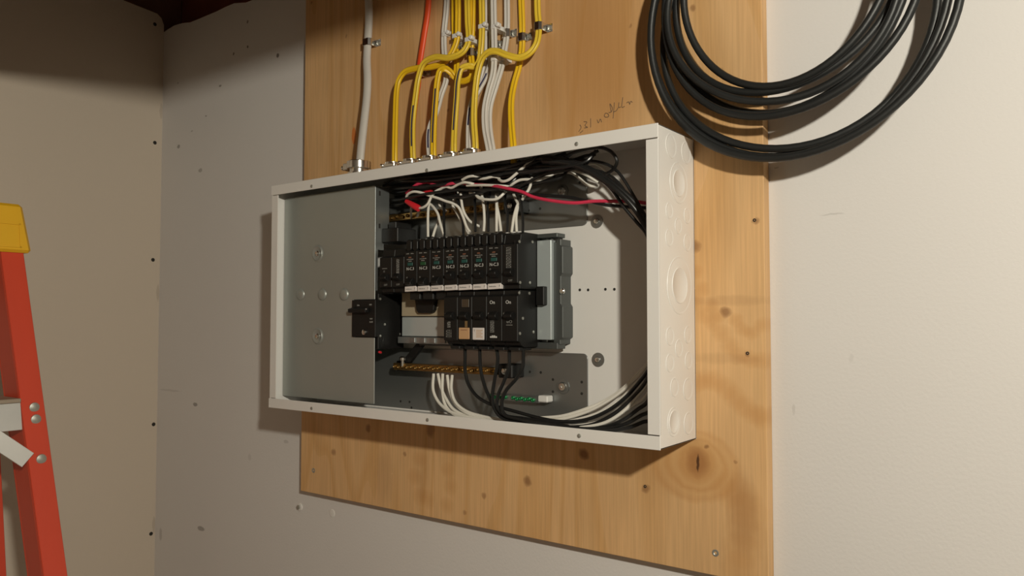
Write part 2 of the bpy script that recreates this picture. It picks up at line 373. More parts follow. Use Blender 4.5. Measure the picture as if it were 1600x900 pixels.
# pencilled note: strokes follow the handwriting above the box
strokes = [[(904, 206), (908, 199), (906, 195)], [(906, 208), (911, 204)], [(912, 190), (917, 191), (914, 196), (918, 199), (913, 200)], [(923, 185), (923, 199)],
           [(933, 187), (935, 192), (938, 186), (940, 191)], [(944, 181), (946, 177), (950, 178), (951, 182), (946, 183), (944, 181)], [(951, 176), (955, 175), (957, 170), (953, 162), (955, 175)],
           [(960, 160), (958, 185)], [(958, 175), (963, 173), (966, 168)], [(967, 160), (967, 168), (970, 167)], [(973, 152), (972, 168), (976, 166)], [(979, 161), (982, 159), (984, 163), (985, 158)], [(986, 158), (988, 160)]]
t = thing('pencil_note', at(945, 190, YB), 'faint handwritten pencil note on plywood above the box', 'writing')
for s in strokes:
    pth = spline([at(a, b_, YB-.0002) for a, b_ in s], 5)
    obj('pencil_stroke', sweep(bmesh.new(), pth, [(.0005, 0), (0, .0002), (-.0005, 0), (0, -.0002)], (0, -1, 0)), 'pencil', t)

# ------------------------------------------------------------------ panel box
T = .0016
panel = thing('electrical_panel', (BL/2, YB, 0), 'open white steel breaker panel box mounted sideways on the plywood', 'panel')
obj('back_panel', B(0, BL, YB-T, YB, 0, BH), 'paint', panel)
obj('left_side', B(0, T, YF, YB, 0, BH), 'paint', panel, bevel=.0004)
obj('top_side', B(0, BL, YF, YB, BH-T, BH), 'paint', panel, bevel=.0004)
obj('bottom_side', B(0, BL, YF, YB, 0, T), 'paint', panel, bevel=.0004)
arc = [(YB-.006+.006*math.sin(a), BH-.005+.005*math.cos(a)) for a in [k*math.pi/12 for k in range(7)]]
rs = obj('right_side', prism(bmesh.new(), [(YF, 0), (YB, 0)]+arc[::-1]+[(YF, BH)], 0, BL-T, BL), 'paint', panel, bevel=.0004)
LT = .0155
obj('top_lip', B(-.0008, BL+.0002, YF-.0012, YF+.0004, BH-LT, BH+.0006), 'paint', panel, bevel=.0005)
obj('bottom_lip', B(-.0012, BL+.0002, YF-.0012, YF+.0004, -.0008, LT-.001), 'paint', panel, bevel=.0005)
obj('left_lip', B(0, LT+.001, YF-.0004, YF+.0012, LT-.0002, BH-LT-.0008), 'paint', panel, bevel=.0005)
obj('right_lip', B(BL-LT, BL, YF-.0004, YF+.0012, LT, BH-LT-.001), 'paint', panel, bevel=.0005)
for px, py in [(487, 291), (667, 266), (901, 225), (487, 638), (668, 656), (905, 681)]:
    q = at(px, py, YF-.0012)
    obj('lip_screw', lathe(bmesh.new(), q, (0, -1, 0), [(.0026, 0), (.0024, .0008), (.0012, .0014), (0, .0012)], 12), 'rivet', panel, smooth=True)
def knock(px, py, hpx, inner=None):
    q = atx(px, py, BL); r = hpx*.5*.00074
    bm = bmesh.new()
    lathe(bm, q, (1, 0, 0), [(r, -.0002), (r*.985, .0005), (r-.0010, .0006), (r-.0020, .0001), (r-.003, .0002), (0, .0002)], 28)
    o = obj('knockout', bm, 'paint', rs, smooth=True)
    if inner:
        r2 = inner*.5*.00074
        obj('knockout', lathe(bmesh.new(), q+Vector((.0005, 0, 0)), (1, 0, 0), [(r2, -.0006), (r2*.98, .0003), (r2-.001, .0004), (r2-.002, -.0002), (0, -.0001)], 24), 'paint', rs, smooth=True)
for a in [(1048.5, 228, 39), (1072, 239, 36), (1060.5, 286, 66, 44), (1046, 329, 26), (1074, 337, 26), (1060, 353, 26), (1046, 371, 28), (1074, 379, 28), (1062, 446, 92, 58),
          (1047, 525, 29), (1075, 523, 28), (1061, 544, 28), (1047, 567, 29), (1076, 563, 28), (1054, 605, 30), (1075, 608, 36), (1053, 659, 46, 36), (1076, 661, 36)]:
    knock(*a)
# ---- inside: mounting plates, pan, neutral bars
def rplate(name, x0, x1, z0, z1, y0, y1, r, m):
    pts = []
    for cx, cz, a0 in ((x1-r, z1-r, 0), (x0+.001, z1-.001, 90), (x0+.001, z0+.001, 180), (x1-r, z0+r, 270)):
        rr = r if cx > (x0+x1)/2 else .001
        for k in range(5):
            a = math.radians(a0+22.5*k); pts.append((cx+rr*math.cos(a), cz+rr*math.sin(a)))
    return obj(name, prism(bmesh.new(), pts, 1, y0, y1), m, panel, bevel=.0003)
y_pl = YB-T-.002
ur = at(917, 300, y_pl); ub = at(900, 353, y_pl); lr = at(918, 600, y_pl); lt = at(895, 552, y_pl)
up = rplate('neutral_plate', .12, ur.x, ub.z, BH-.004, y_pl, YB-T, .007, 'darkplate')
lp = rplate('neutral_plate', .12, lr.x, .004, lt.z, y_pl, YB-T, .007, 'darkplate')
def stud(px, py, y, r, h, m, par, washer=None):
    q = at(px, py, y)
    bm = bmesh.new(); lathe(bm, q, (0, -1, 0), [(r, 0), (r, h*.5), (r*.75, h), (r*.25, h*1.05), (r*.2, h*.6), (0, h*.6)], 14)
    o = obj('screw', bm, m, par, smooth=True)
    if washer: obj('washer', lathe(bmesh.new(), q, (0, -1, 0), [(washer, -.0005), (washer, .0012), (r*.8, .0016), (0, .0016)], 20), 'darkplate', o)
stud(879, 299, y_pl, .0065, .004, 'chrome', up, .009)
stud(880, 604, y_pl, .0065, .004, 'chrome', lp, .0098)
stud(933, 346, YB-T, .004, .004, 'chrome', panel, .0088)
stud(935, 562, YB-T, .004, .004, 'chrome', panel, .0092)
for l, y, par in (([(906, 453), (919, 453), (946, 452), (960, 452)], YB-T, panel), ([(826, 329), (844, 326), (906, 285), (866, 276)], y_pl, up),
                  ([(828, 581), (845, 582), (864, 593), (864, 612), (909, 597), (909, 615), (626, 627), (640, 628), (643, 637)], y_pl, lp)):
    for px, py in l:
        q = at(px, py, y)
        obj('hole', lathe(bmesh.new(), q, (0, -1, 0), [(.0019, -.0005), (.0019, .0003), (.0012, .0003), (0, .0001)], 10), 'hole', par)
# pan under the breakers
PIT, X0 = .0254, .2826          # breaker spacing and the left edge of the first stickered one
ZC = .1818
pan = obj('breaker_pan', B(.205, at(855, 450, -.040).x, -.040, YB-T, .112, .252), 'galv', panel, bevel=.001)
x_a, x_b = at(847, 450, -.052).x, at(861, 450, -.052).x
obj('bus_insulator', B(X0+8*PIT, x_b, -.052, -.040, .116, .248), 'bluegrey', pan, bevel=.0006)
xe0, xe1 = x_b, at(883, 450, -.040).x
zt, zb = at(870, 374, -.045).z, at(870, 538, -.045).z
bm = bmesh.new()
prism(bm, [(xe0, zb), (xe1-.004, zb), (xe1-.004, zb+.006), (xe1, zb+.009), (xe1, ZC-.022), (xe1-.003, ZC-.018), (xe1-.003, ZC+.018), (xe1, ZC+.022), (xe1, zt-.010), (xe1-.003, zt-.008), (xe1-.003, zt), (xe0+.004, zt), (xe0+.004, zt-.004), (xe0, zt-.004)], 1, -.046, YB-T)
eb = obj('end_bracket', bm, 'bracket', pan, bevel=.0005)
q = at(879, 455, -.046)
obj('screw', lathe(bmesh.new(), q, (0, -1, 0), [(.004, 0), (.004, .002), (.0025, .0034), (0, .0034)], 12), 'chrome', eb, smooth=True)
obj('bracket_ledge', B(.27, xe1-.006, -.050, -.030, .104, .1125), 'bracket', pan, bevel=.0005)
obj('bracket_ledge', B(.27, xe1-.006, -.050, -.030, .2515, .257), 'bracket', pan, bevel=.0005)
q0, q1 = at(846, 450, -.055), at(857, 484, -.055)
obj('bus_clip', B(q0.x-.006, q0.x+.007, -.060, -.048, q1.z+.006, q0.z+.002), 'black', pan, bevel=.001)
# beige insulator with black stab cover in the empty slots
z0, z1 = at(660, 494, -.056).z, ZC
obj('slot_insulator', B(.240, .360, -.057, -.050, z0, z1+.002), 'beige', pan, bevel=.0006)
c0, c1 = at(650, 470, -.062), at(680, 489, -.062)
obj('stab_cover', prism(bmesh.new(), [(c0.x-.002, c0.z+.008), (c1.x+.002, c0.z+.008), (c1.x-.002, c1.z+.004), (c1.x-.006, c1.z), (c0.x+.006, c1.z), (c0.x+.002, c1.z+.004)], 1, -.064, -.056), 'black', pan, bevel=.0008)
c0 = at(636, 500, -.058); c1 = at(690, 524, -.058)
obj('slot_plate', B(.240, .3585, -.056, -.051, c1.z-.002, z0-.0015), 'bluegrey', pan, bevel=.0005)
obj('pan_rail', B(.235, .36, -.060, -.040, .107, c1.z-.003), 'galv', pan, bevel=.0006)
for k in range(5): obj('rail_tab', B(.262+.02*k, .272+.02*k, -.062, -.0595, .1085, .1155), 'darkplate', pan, bevel=.0004)
# neutral bars
def neutral(px0, px1, py0, py1, y, n, par, support):
    a, b_ = at(px0, py0, y), at(px1, py1, y); h = .0052
    bar = obj('neutral_bar', prism(bmesh.new(), [(a.x, y-.004), (b_.x, y-.004), (b_.x, y+.006), (a.x, y+.006)], 2, (a.z+b_.z)/2-h, (a.z+b_.z)/2+h), 'brass', par, bevel=.0006)
    zz = (a.z+b_.z)/2; proto = None
    for k in range(n):
        x = a.x+(b_.x-a.x)*(k+.5)/n
        if proto is None:
            proto = obj('terminal_screw', lathe(bmesh.new(), (x, y-.004, zz), (0, -1, 0), [(.0027, 0), (.0027, .0022), (.0018, .0028), (.0008, .0016), (0, .0016)], 8), 'brass', bar); x00 = x
        else:
            c = proto.copy(); COL.objects.link(c); c.location = proto.location+Vector((x-x00, 0, .0007*(-1)**k))
    q = at(*support, y)
    s = obj('bar_support', B(q.x-.011, q.x+.013, y-.006, YB-T-.001, q.z-.010, q.z+.009), 'black', par, bevel=.0015)
    obj('support_screw', lathe(bmesh.new(), (q.x+.001, y-.006, q.z), (0, -1, 0), [(.0048, 0), (.0048, .002), (.003, .0034), (0, .0034)], 12), 'chrome', s, smooth=True)
    obj('bar_support', B(a.x-.002, a.x+.010, y+.004, YB-T-.001, zz-.008, zz+.008), 'black', par, bevel=.0015)
neutral(606, 790, 341, 323, -.045, 22, up, (800, 322))
neutral(617, 776, 573, 579, -.045, 22, lp, (792, 579))
# ground bar with green screws
a, b_ = at(765, 619, -.034), at(838, 622, -.034)
gb = obj('ground_bar', B(a.x, b_.x+.006, -.036, y_pl, a.z-.004, a.z+.004), 'darkplate', lp, bevel=.0006)
for k in range(12):
    if k in (5,): continue
    x = a.x+(b_.x-a.x)*(k+.5)/12
    obj('ground_screw', lathe(bmesh.new(), (x, -.036, a.z+.0006*(-1)**k), (0, -1, 0), [(.0027, 0), (.0027, .0024), (.0018, .003), (.0008, .0018), (0, .0018)], 8), 'greenscrew', gb)
obj('ground_lug', B(b_.x+.004, b_.x+.020, -.037, y_pl, b_.z-.005, b_.z+.004), 'nylon', lp, bevel=.0015)
# bolts at the left ends of the neutral bars, dark strap between
for px, py in ((628, 356), (629, 564)):
    q = at(px, py, -.05)
    obj('lug_screw', lathe(bmesh.new(), q, (0, 0, 1), [(0, -.008), (.003, -.008), (.003, 0), (.0055, .001), (.0055, .005), (.003, .007), (0, .007)], 12), 'chrome', up if py < 400 else lp, smooth=True)
s0, s1 = at(655, 541, -.05), at(640, 560, -.04)
obj('neutral_strap', prism(bmesh.new(), [(s0.x-.008, s0.z+.006), (s0.x+.008, s0.z+.006), (s1.x+.006, s1.z-.006), (s1.x-.012, s1.z-.006)], 1, -.046, -.040), 'black', lp, bevel=.0006)
q0 = at(600, 362, -.075); q1 = at(622, 376, -.075)
obj('lug_block', B(q0.x, q1.x+.004, -.080, -.040, q1.z-.002, q0.z+.004), 'black', pan, bevel=.001)
obj('lug_block', B(q0.x+.008, q0.x+.024, -.074, -.040, q0.z+.003, q0.z+.014), 'black', pan, bevel=.001)

# ---- grey barrier plate over the service side
YPL = -.093
xr = at(586, 400, YPL).x; zt = at(600, 288, YPL).z; zb = at(590, 632, YPL).z
bx0, bx1 = at(552, 500, YPL).x, xr
bz0, bz1 = at(570, 527, YPL).z, at(570, 468, YPL).z
barrier = thing('barrier_plate', (xr/2, YPL, zb), 'grey steel cover plate with round dimples inside the panel box', 'cover plate')
obj('plate', prism(bmesh.new(), [(.003, zb), (xr, zb), (xr, bz0), (bx0, bz0), (bx0, bz1), (xr, bz1), (xr, zt), (.003, zt)], 1, YPL, YPL+.0014), 'plate', barrier, bevel=.0004)
fl = obj('side_flange', prism(bmesh.new(), [(YPL, ZC+.004), (YPL+.006, ZC+.004), (YPL+.006, .2475), (YPL+.018, .2475), (YPL+.018, .2565), (YPL+.029, .2565), (YPL+.029, zt), (YPL, zt)], 0, xr-.0014, xr), 'galv', barrier, bevel=.0003)
for py in (302, 353):
    q = at(594, py, YPL+.009)
    obj('slot', B(xr-.0005, xr+.0003, YPL+.007, YPL+.0105, q.z-.0035, q.z+.0035), 'hole', fl)
for px, py, r, scr in [(497, 396, .0125, 1), (497, 525, .0125, 1), (470, 460, .0085, 0), (504, 460, .0085, 0), (538, 460, .0085, 0)]:
    q = at(px, py, YPL)
    pr = [(r+.0015, .0003), (r, .0007), (r-.0014, .0024), (r-.0022, .0023), (r-.0040, .0008), (0, .0006)] if scr else [(r+.0012, .0003), (r, .0020), (r-.0014, .0028), (0, .0030)]
    d = obj('dimple', lathe(bmesh.new(), q, (0, -1, 0), pr, 24), 'plate', barrier, smooth=True)
    if scr: obj('screw', lathe(bmesh.new(), q+Vector((0, -.0006, 0)), (0, -1, 0), [(.0042, 0), (.0042, .002), (.0028, .003), (.0006, .0022), (0, .0022)], 12), 'chrome', d, smooth=True)

# ------------------------------------------------------------------ breakers
YBR = -.0955
def body_bm(x, up, wdt=.0250):
    s = 1 if up else -1
    pr = [(-.0402, .0008), (-.090, .0008), (-.0905, .006), (YBR, .0085), (YBR, .059 if up else .067), (-.0895, .061 if up else .0685), (-.087, .0725), (-.080, .0755), (-.0402, .0755)]
    return prism(bmesh.new(), [(y, ZC+s*z) for y, z in pr], 0, x+.0002, x+wdt)
def toggle(x, up, z, par, wd=.011, tilt=0.004, name='toggle'):
    s = 1 if up else -1; c = x+.0125; zz = ZC+s*z
    pr = [(YBR+.001, zz-.0065), (YBR-.0015, zz-.0055), (YBR-.0065, zz-.002+tilt), (YBR-.0068, zz+.001+tilt), (YBR-.002, zz+.005), (YBR+.001, zz+.006)]
    return obj(name, prism(bmesh.new(), pr, 0, c-wd/2, c+wd/2), 'black', par, bevel=.0007)
def rivets(x, par, zs):
    for y, z in zs:
        obj('rivet', lathe(bmesh.new(), (x, y, ZC+z), (1, 0, 0), [(.0022, 0), (.002, .0008), (0, .0012)], 8), 'rivet', par, smooth=True)
def scribble(x, z0, z1, par, wd=.006, m='dimink'):
    """the block of fine vertical print on a plain breaker"""
    bm = bmesh.new(); random.seed(int(x*1e4))
    for r in range(4):
        z = z0
        while z < z1:
            l = random.uniform(.001, .0035)
            box(bm, x+wd*(r/4), x+wd*(r/4)+.0009, YBR-.0003, YBR+.0002, z, min(z+l, z1)); z += l+.0008
    return obj('fine_print', bm, m, par)

def print_row(xc, z, wd, h, n, m, par, y=None):
    """a row of print too small to read: short ink marks"""
    y = YBR-.0004 if y is None else y
    bm = bmesh.new(); random.seed(int((xc+z)*1e5)); w_ = wd/n
    for j in range(n):
        hh = h*random.choice((.7, 1, 1)); x_ = xc-wd/2+w_*j
        box(bm, x_, x_+w_*.72, y-.0002, y+.0003, z-h/2, z-h/2+hh)
    return obj('fine_print', bm, m, par)

def afci(k, tog_z, tilt, label, group, strip):
    x = X0+PIT*k
    t = thing('circuit_breaker', (x+.0127, -.046, ZC), label, 'breaker', group)
    bd = obj('body', body_bm(x, True), 'black', t, bevel=.0006)
    for s in (.0068, .0182):        # rounded terminal shrouds on the shoulder
        pts = [(x+s+.0052*math.cos(a), ZC+(.0715 if math.sin(a) > 0 else .0640)+.0048*math.sin(a)) for a in [2*math.pi*(j+.5)/12 for j in range(12)]]
        obj('terminal_shroud', prism(bmesh.new(), pts, 1, -.0935 if s < .01 else -.0925, -.080), 'black', t, bevel=.0008)
    obj('clip_foot', B(x+.002, x+.0225, -.086, -.060, ZC-.0105 if k < 3 else ZC-.0005, ZC+.001), 'black2', t, bevel=.001)
    toggle(x, True, tog_z, t, .012, tilt)
    obj('edge_rib', B(x+.0232, x+.0249, YBR-.0006, YBR, ZC+.010, ZC+.058), 'black2', t)
    lb = obj('label', B(x+.0025, x+.0215, YBR-.0003, YBR, ZC+.0305, ZC+.0575), 'black', t)
    print_row(x+.0075, ZC+.0555, .006, .0014, 3, 'dimink', lb); print_row(x+.0165, ZC+.0555, .006, .0014, 3, 'dimink', lb)
    print_row(x+.012, ZC+.0500, .0055, .0016, 4, 'redink', lb)
    print_row(x+.012, ZC+.0472, .013, .0013, 9, 'dimink', lb)
    print_row(x+.012, ZC+.0446, .007, .0013, 5, 'dimink', lb)
    st = obj('test_button', B(x+.0075, x+.0175, YBR-.0012, YBR-.0002, ZC+.0380, ZC+.0425), strip, lb, bevel=.0003)
    text('lettering', 'N-C.3', .0060, (x+.0125, YBR-.0005, ZC+.0335), 'ink', lb)
    text('toggle_mark', 'o', .005, (x+.0062, YBR-.0006, ZC+tog_z+.0065), 'dimink', t)
    sk = obj('sticker', prism(bmesh.new(), [(x+.0022, ZC+.0008), (x+.0236, ZC+.0014), (x+.0236, ZC+.0088), (x+.0022, ZC+.0082)], 1, YBR-.0008, YBR+.0052), 'sticker', t, bevel=.0003)
    print_row(x+.0105, ZC+.0046, .012, .0014, 8, 'dimink', sk, YBR-.0008)
    text('lettering', '?', .0042, (x+.0218, YBR-.0010, ZC+.0050), 'hole', sk)
    return t
ORD = ('first', 'second', 'third', 'fourth', 'fifth', 'sixth', 'seventh')
for k in range(7):
    if k < 3: afci(k, .0150, -.002, 'white-stickered black breaker with low toggle, %s from the grey cover plate' % ORD[k], 'white-stickered arc-fault breakers', 'green' if k == 1 else 'teal')
    else: afci(k, .0215, .001, 'white-stickered black breaker with raised toggle, %s from the grey cover plate' % ORD[k], 'white-stickered arc-fault breakers', 'teal')

def plain_up(x, label, zmax=.0755, group=None, side=False):
    t = thing('circuit_breaker', (x+.0127, -.046, ZC), label, 'breaker', group)
    if side: obj('body', body_bm(x, True), 'black', t, bevel=.0006)
    else:
        pr = [(-.046, .0008), (-.090, .0008), (-.0905, .006), (YBR, .0085), (YBR, .052), (-.0895, .054), (-.088, .064), (-.046, .064)]
        obj('body', prism(bmesh.new(), [(y, ZC+z) for y, z in pr], 0, x+.0002, x+.0250), 'black', t, bevel=.0006)
    toggle(x, True, .0225, t, .012, .0)
    text('lettering', 'OFF', .0042, (x+.0135, YBR-.0004, ZC+.0115), 'dimink', t)
    return t
t = plain_up(X0-2*PIT, 'plain black breaker at the panel cover edge, above the main breaker', )
text('lettering', '15', .004, (X0-2*PIT+.010, YBR-.0004, ZC+.0315), 'dimink', t)
obj('fine_print', B(X0-2*PIT+.006, X0-2*PIT+.016, YBR-.0003, YBR, ZC+.0355, ZC+.0365), 'dimink', t)
t = plain_up(X0-PIT, 'plain black breaker with fine print beside the first white-stickered breaker')
scribble(X0-PIT+.010, ZC+.028, ZC+.049, t)
t = plain_up(X0+7*PIT, 'plain black breaker with fine print at the bracket end of the upper row', side=True)
scribble(X0+7*PIT+.007, ZC+.028, ZC+.0555, t, .009)
obj('edge_rib', B(X0+7*PIT+.0205, X0+7*PIT+.0218, YBR-.0008, YBR, ZC+.010, ZC+.064), 'black2', t)
XE = X0+8*PIT-.0004
rivets(XE, t, [(-.0915, .062), (-.062, .064), (-.090, .009), (-.068, .0095)])

def lower(k, label):
    x = X0+PIT*k
    t = thing('circuit_breaker', (x+.0127, -.046, ZC-.0755), label, 'breaker')
    obj('body', body_bm(x, False), 'black', t, bevel=.0006)
    toggle(x, False, .034, t, .013, .0)
    obj('terminal_foot', B(x+.004, x+.021, -.086, -.058, ZC-.0795, ZC-.0752), 'black2', t, bevel=.0008)
    return t
t = lower(3, 'black breaker with small grey print label beside the empty slots in the lower row'); x = X0+3*PIT
scribble(x+.007, ZC-.050, ZC-.042, t, .006); scribble(x+.005, ZC-.0635, ZC-.053, t, .011)
text('lettering', '15', .0045, (x+.0045, YBR-.0008, ZC-.0325), 'dimink', t)
t = lower(4, 'black breaker with square tan sticker in the lower row'); x = X0+4*PIT
sk = obj('sticker', B(x+.003, x+.0215, YBR-.0008, YBR, ZC-.0655, ZC-.0500), 'tan', t, bevel=.0006)
obj('fine_print', B(x+.006, x+.018, YBR-.001, YBR-.0007, ZC-.0535, ZC-.0528), 'redink', sk)
obj('window', B(x+.008, x+.0205, YBR-.0006, YBR, ZC-.0225, ZC-.0115), mat('smoky_brown_plastic', (.06, .045, .03), .3), t, bevel=.0004)
obj('brass_tab', B(x+.0135, x+.0175, YBR-.0007, YBR, ZC-.0495, ZC-.0410), mat('dull_brass_print', (.20, .12, .05), .5), t)
t = lower(5, 'black breaker with square white sticker in the lower row'); x = X0+5*PIT
sk = obj('sticker', B(x+.002, x+.0215, YBR-.0008, YBR, ZC-.0660, ZC-.0500), 'sticker', t, bevel=.0006)
for j in range(5): obj('fine_print', B(x+.008, x+.019-.002*(j % 2), YBR-.001, YBR-.0007, ZC-.0538-.0022*j, ZC-.0530-.0022*j), 'tan', sk)
text('lettering', '!', .005, (x+.005, YBR-.0010, ZC-.0540), 'hole', sk)
text('lettering', '15', .0048, (x+.0035, YBR-.0006, ZC-.0345), 'ink', t)
t = lower(6, 'black breaker reading On with fine white print in the lower row'); x = X0+6*PIT
text('lettering', 'On', .0068, (x+.0095, YBR-.0004, ZC-.0165), 'ink', t)
text('lettering', '0', .005, (x+.0035, YBR-.0006, ZC-.0320), 'dimink', t)
scribble(x+.006, ZC-.056, ZC-.0405, t, .007, 'dimink')
print_row(x+.012, ZC-.0615, .012, .0032, 4, 'ink', t)
t = lower(7, 'black breaker reading On at the bracket end of the lower row'); x = X0+7*PIT
text('lettering', 'On', .0068, (x+.0105, YBR-.0004, ZC-.0165), 'ink', t)
text('lettering', '0', .005, (x+.0035, YBR-.0006, ZC-.0320), 'dimink', t)
text('lettering', 'wO', .0062, (x+.012, YBR-.0004, ZC-.0420), 'dimink', t)
obj('fine_print', B(x+.007, x+.017, YBR-.0003, YBR, ZC-.0465, ZC-.0457), 'dimink', t)
rivets(XE, t, [(-.092, -.0045), (-.069, -.0045), (-.084, -.0375), (-.0905, -.0570), (-.060, -.0555)])
obj('rivet_hole', lathe(bmesh.new(), (XE, -.079, ZC-.038), (1, 0, 0), [(.0014, 0), (.0014, .0003), (0, .0003)], 8), 'hole', t)
obj('side_notch', B(XE-.001, XE+.0012, -.066, -.047, ZC-.0245, ZC-.0235), 'black2', t)

# main breaker looking through the barrier plate
t = thing('main_breaker', ((bx0+bx1)/2, -.036, bz0), 'black double-pole main breaker set in the grey cover plate', 'breaker')
mx1 = at(587, 500, YBR).x
zt_, zb_ = at(610, 459, -.07).z, at(610, 545, -.07).z
obj('body', prism(bmesh.new(), [(YBR-.001, bz0+.0006), (YBR-.001, bz1-.0006), (YPL+.003, bz1-.0006), (YPL+.003, zt_), (-.036, zt_), (-.036, zb_), (YPL+.003, zb_), (YPL+.003, bz0+.0006)], 0, bx0+.0006, mx1), 'black', t, bevel=.0005)
cx = (bx0+mx1)/2
q = at(547, 484, YBR-.009)
obj('toggle', prism(bmesh.new(), [(YBR-.001, q.z-.0045), (YBR-.0085, q.z-.0045), (YBR-.0095, q.z+.001), (YBR-.001, q.z+.0035)], 0, bx0+.0015, mx1-.012), 'black', t, bevel=.0006)
q = at(569.5, 519, YBR-.001)
obj('screw', lathe(bmesh.new(), q, (0, -1, 0), [(.0042, 0), (.004, .002), (.002, .0034), (0, .0036)], 12), 'chrome', t, smooth=True)
for px, py, n_ in ((560, 477, 3), (579, 476, 3), (580, 498, 3), (580, 503, 4), (554, 483, 2), (572, 483, 2)):
    q = at(px, py, YBR-.0014 if py > 490 or py < 480 else YBR-.0092); print_row(q.x, q.z, .0018*n_, .0022, n_, 'dimink', t, q.y)
q = at(557, 510, YBR)
scribble(q.x-.002, at(557, 522, YBR).z, at(557, 497, YBR).z, t, .008)
t.children[-1].location.y -= .0011
for px, py in ((594, 467), (601, 507), (594, 525), (625.5, 522)):
    q = atx(px, py, mx1)
    obj('rivet', lathe(bmesh.new(), q, (1, 0, 0), [(.0021, 0), (.0018, .001), (0, .0014)], 8), 'rivet', t, smooth=True)
q = atx(590, 549, mx1)
tag(obj('wire_nut', lathe(bmesh.new(), (mx1+.004, q.y, q.z-.001), (.3, -1, .2), [(0, -.004), (.0018, -.004), (.002, 0), (.0012, .0018), (0, .002)], 10), 'rednut', smooth=True), 'tiny red cap below the main breaker', 'cap')

# ------------------------------------------------------------------ wires inside the box
def wire(name, pts, r, m, label, cat='wire', group=None, n=7, seg=8, tail=()):
    P = px3(pts)+[Vector(q) for q in tail]
    # every wire stays inside the box
    P = [Vector((min(max(p.x, .006), BL-T-r-.0015), min(max(p.y, YF+r+.003), YB-T-r-.001), min(max(p.z, T+r+.001), BH-T-r-.001))) for p in P]
    pth = spline(P, n)
    return tag(obj(name, sweep(bmesh.new(), pth, circ(r, seg)), m, smooth=True), label, cat, group)
def zB(l): return [(600+a/8.18, 260+b_/8.18, y) for a, b_, y in l]
def zC(l): return [(740+a/5.714, 220+b_/5.714, y) for a, b_, y in l]
def zD(l): return [(640+a/4.21, 540+b_/4.21, y) for a, b_, y in l]
RW = .0019
GW = ('white wire tangled above the breakers in the panel box', 'wire', 'white wires above the breakers')
ups = [
 zB([(440, 535, -.088), (500, 525, -.090), (560, 480, -.090), (600, 400, -.088), (650, 330, -.086), (720, 290, -.084), (790, 262, -.084), (860, 275, -.084), (950, 230, -.086), (1030, 205, -.088), (1090, 210, -.086), (1180, 235, -.078)]),
 zB([(285, 440, -.088), (295, 370, -.092), (370, 325, -.094), (470, 335, -.092), (600, 380, -.088), (700, 410, -.086), (790, 445, -.084), (870, 470, -.082), (950, 520, -.080), (1000, 620, -.078), (1045, 760, -.078), (1070, 850, -.078)]),
 zB([(563, 900, -.078), (562, 650, -.078), (570, 510, -.076), (590, 430, -.072), (640, 360, -.066)]),
 zB([(775, 900, -.078), (720, 730, -.078), (690, 610, -.076), (640, 530, -.074), (585, 470, -.070), (560, 420, -.062)]),
 zB([(625, 900, -.078), (655, 800, -.074), (690, 720, -.066), (700, 650, -.056)]),
 zB([(980, 340, -.074), (990, 440, -.076), (1005, 530, -.076), (1040, 620, -.074), (1110, 710, -.068), (1240, 775, -.060)]),
 zB([(1275, 830, -.078), (1283, 700, -.078), (1275, 520, -.076), (1255, 400, -.074), (1240, 270, -.072), (1230, 200, -.066)]),
 zB([(1080, 850, -.080), (1050, 780, -.074), (985, 690, -.070), (930, 590, -.068), (880, 500, -.066), (900, 400, -.064), (940, 330, -.066)]),
 zB([(1100, 840, -.079), (1060, 780, -.079), (1010, 640, -.079)]),
 zB([(1000, 172, -.090), (1080, 132, -.092), (1170, 125, -.090), (1260, 150, -.080)]),
 zB([(1200, 160, -.088), (1300, 152, -.090), (1400, 130, -.088), (1480, 150, -.080)]),
 zC([(225, 345, -.086), (260, 362, -.090), (310, 350, -.090), (380, 295, -.088), (440, 240, -.086), (530, 165, -.080)]),
 zC([(310, 425, -.080), (350, 385, -.082), (410, 352, -.080), (500, 345, -.078), (580, 350, -.074), (680, 310, -.068), (760, 280, -.062), (880, 290, -.054), (950, 340, -.048), (1010, 390, -.044), (1060, 405, -.040), (1105, 402, -.034)]),
 zC([(-60, 400, -.082), (100, 396, -.086), (270, 404, -.084), (330, 412, -.076)]),
 zC([(435, 525, -.078), (470, 470, -.080), (495, 430, -.078), (515, 370, -.074), (520, 330, -.066)]),
 zC([(340, 815, -.078), (360, 680, -.078), (385, 590, -.076), (410, 540, -.072), (440, 480, -.066)]),
 zC([(385, 815, -.079), (380, 680, -.077), (395, 570, -.073), (375, 520, -.068), (355, 475, -.062)]),
 zC([(205, 810, -.078), (205, 680, -.078), (205, 560, -.074), (200, 480, -.066)]),
 zC([(245, 810, -.078), (228, 680, -.076), (208, 570, -.072), (215, 480, -.062)]),
 zC([(10, 470, -.080), (50, 512, -.084), (120, 525, -.086), (210, 518, -.084), (265, 475, -.080), (300, 440, -.072)]),
 zC([(-35, 465, -.074), (20, 480, -.078), (50, 505, -.080), (90, 515, -.078)]),
 zC([(640, 270, -.050), (760, 262, -.046), (900, 268, -.042), (1010, 310, -.036), (1110, 372, -.028)]),
 zC([(1000, 215, -.050), (1080, 205, -.044), (1150, 240, -.038), (1190, 285, -.032)]),
 zB([(700, 470, -.060), (730, 530, -.058), (800, 575, -.052)]),
]
own = {0: 'white wire from the red connector weaving over the red wire', 1: 'white wire looping out of the red connector down to a breaker', 5: 'white wire slanting down behind the middle breakers',
       11: 'white wire end sticking up towards the box top lip', 12: 'white wire snaking across the upper steel plate', 13: 'straight white wire lying along the red wire', 19: 'white wire sagging in a shallow U below the red wire'}
straight = (2, 3, 6, 15, 16, 17, 18)
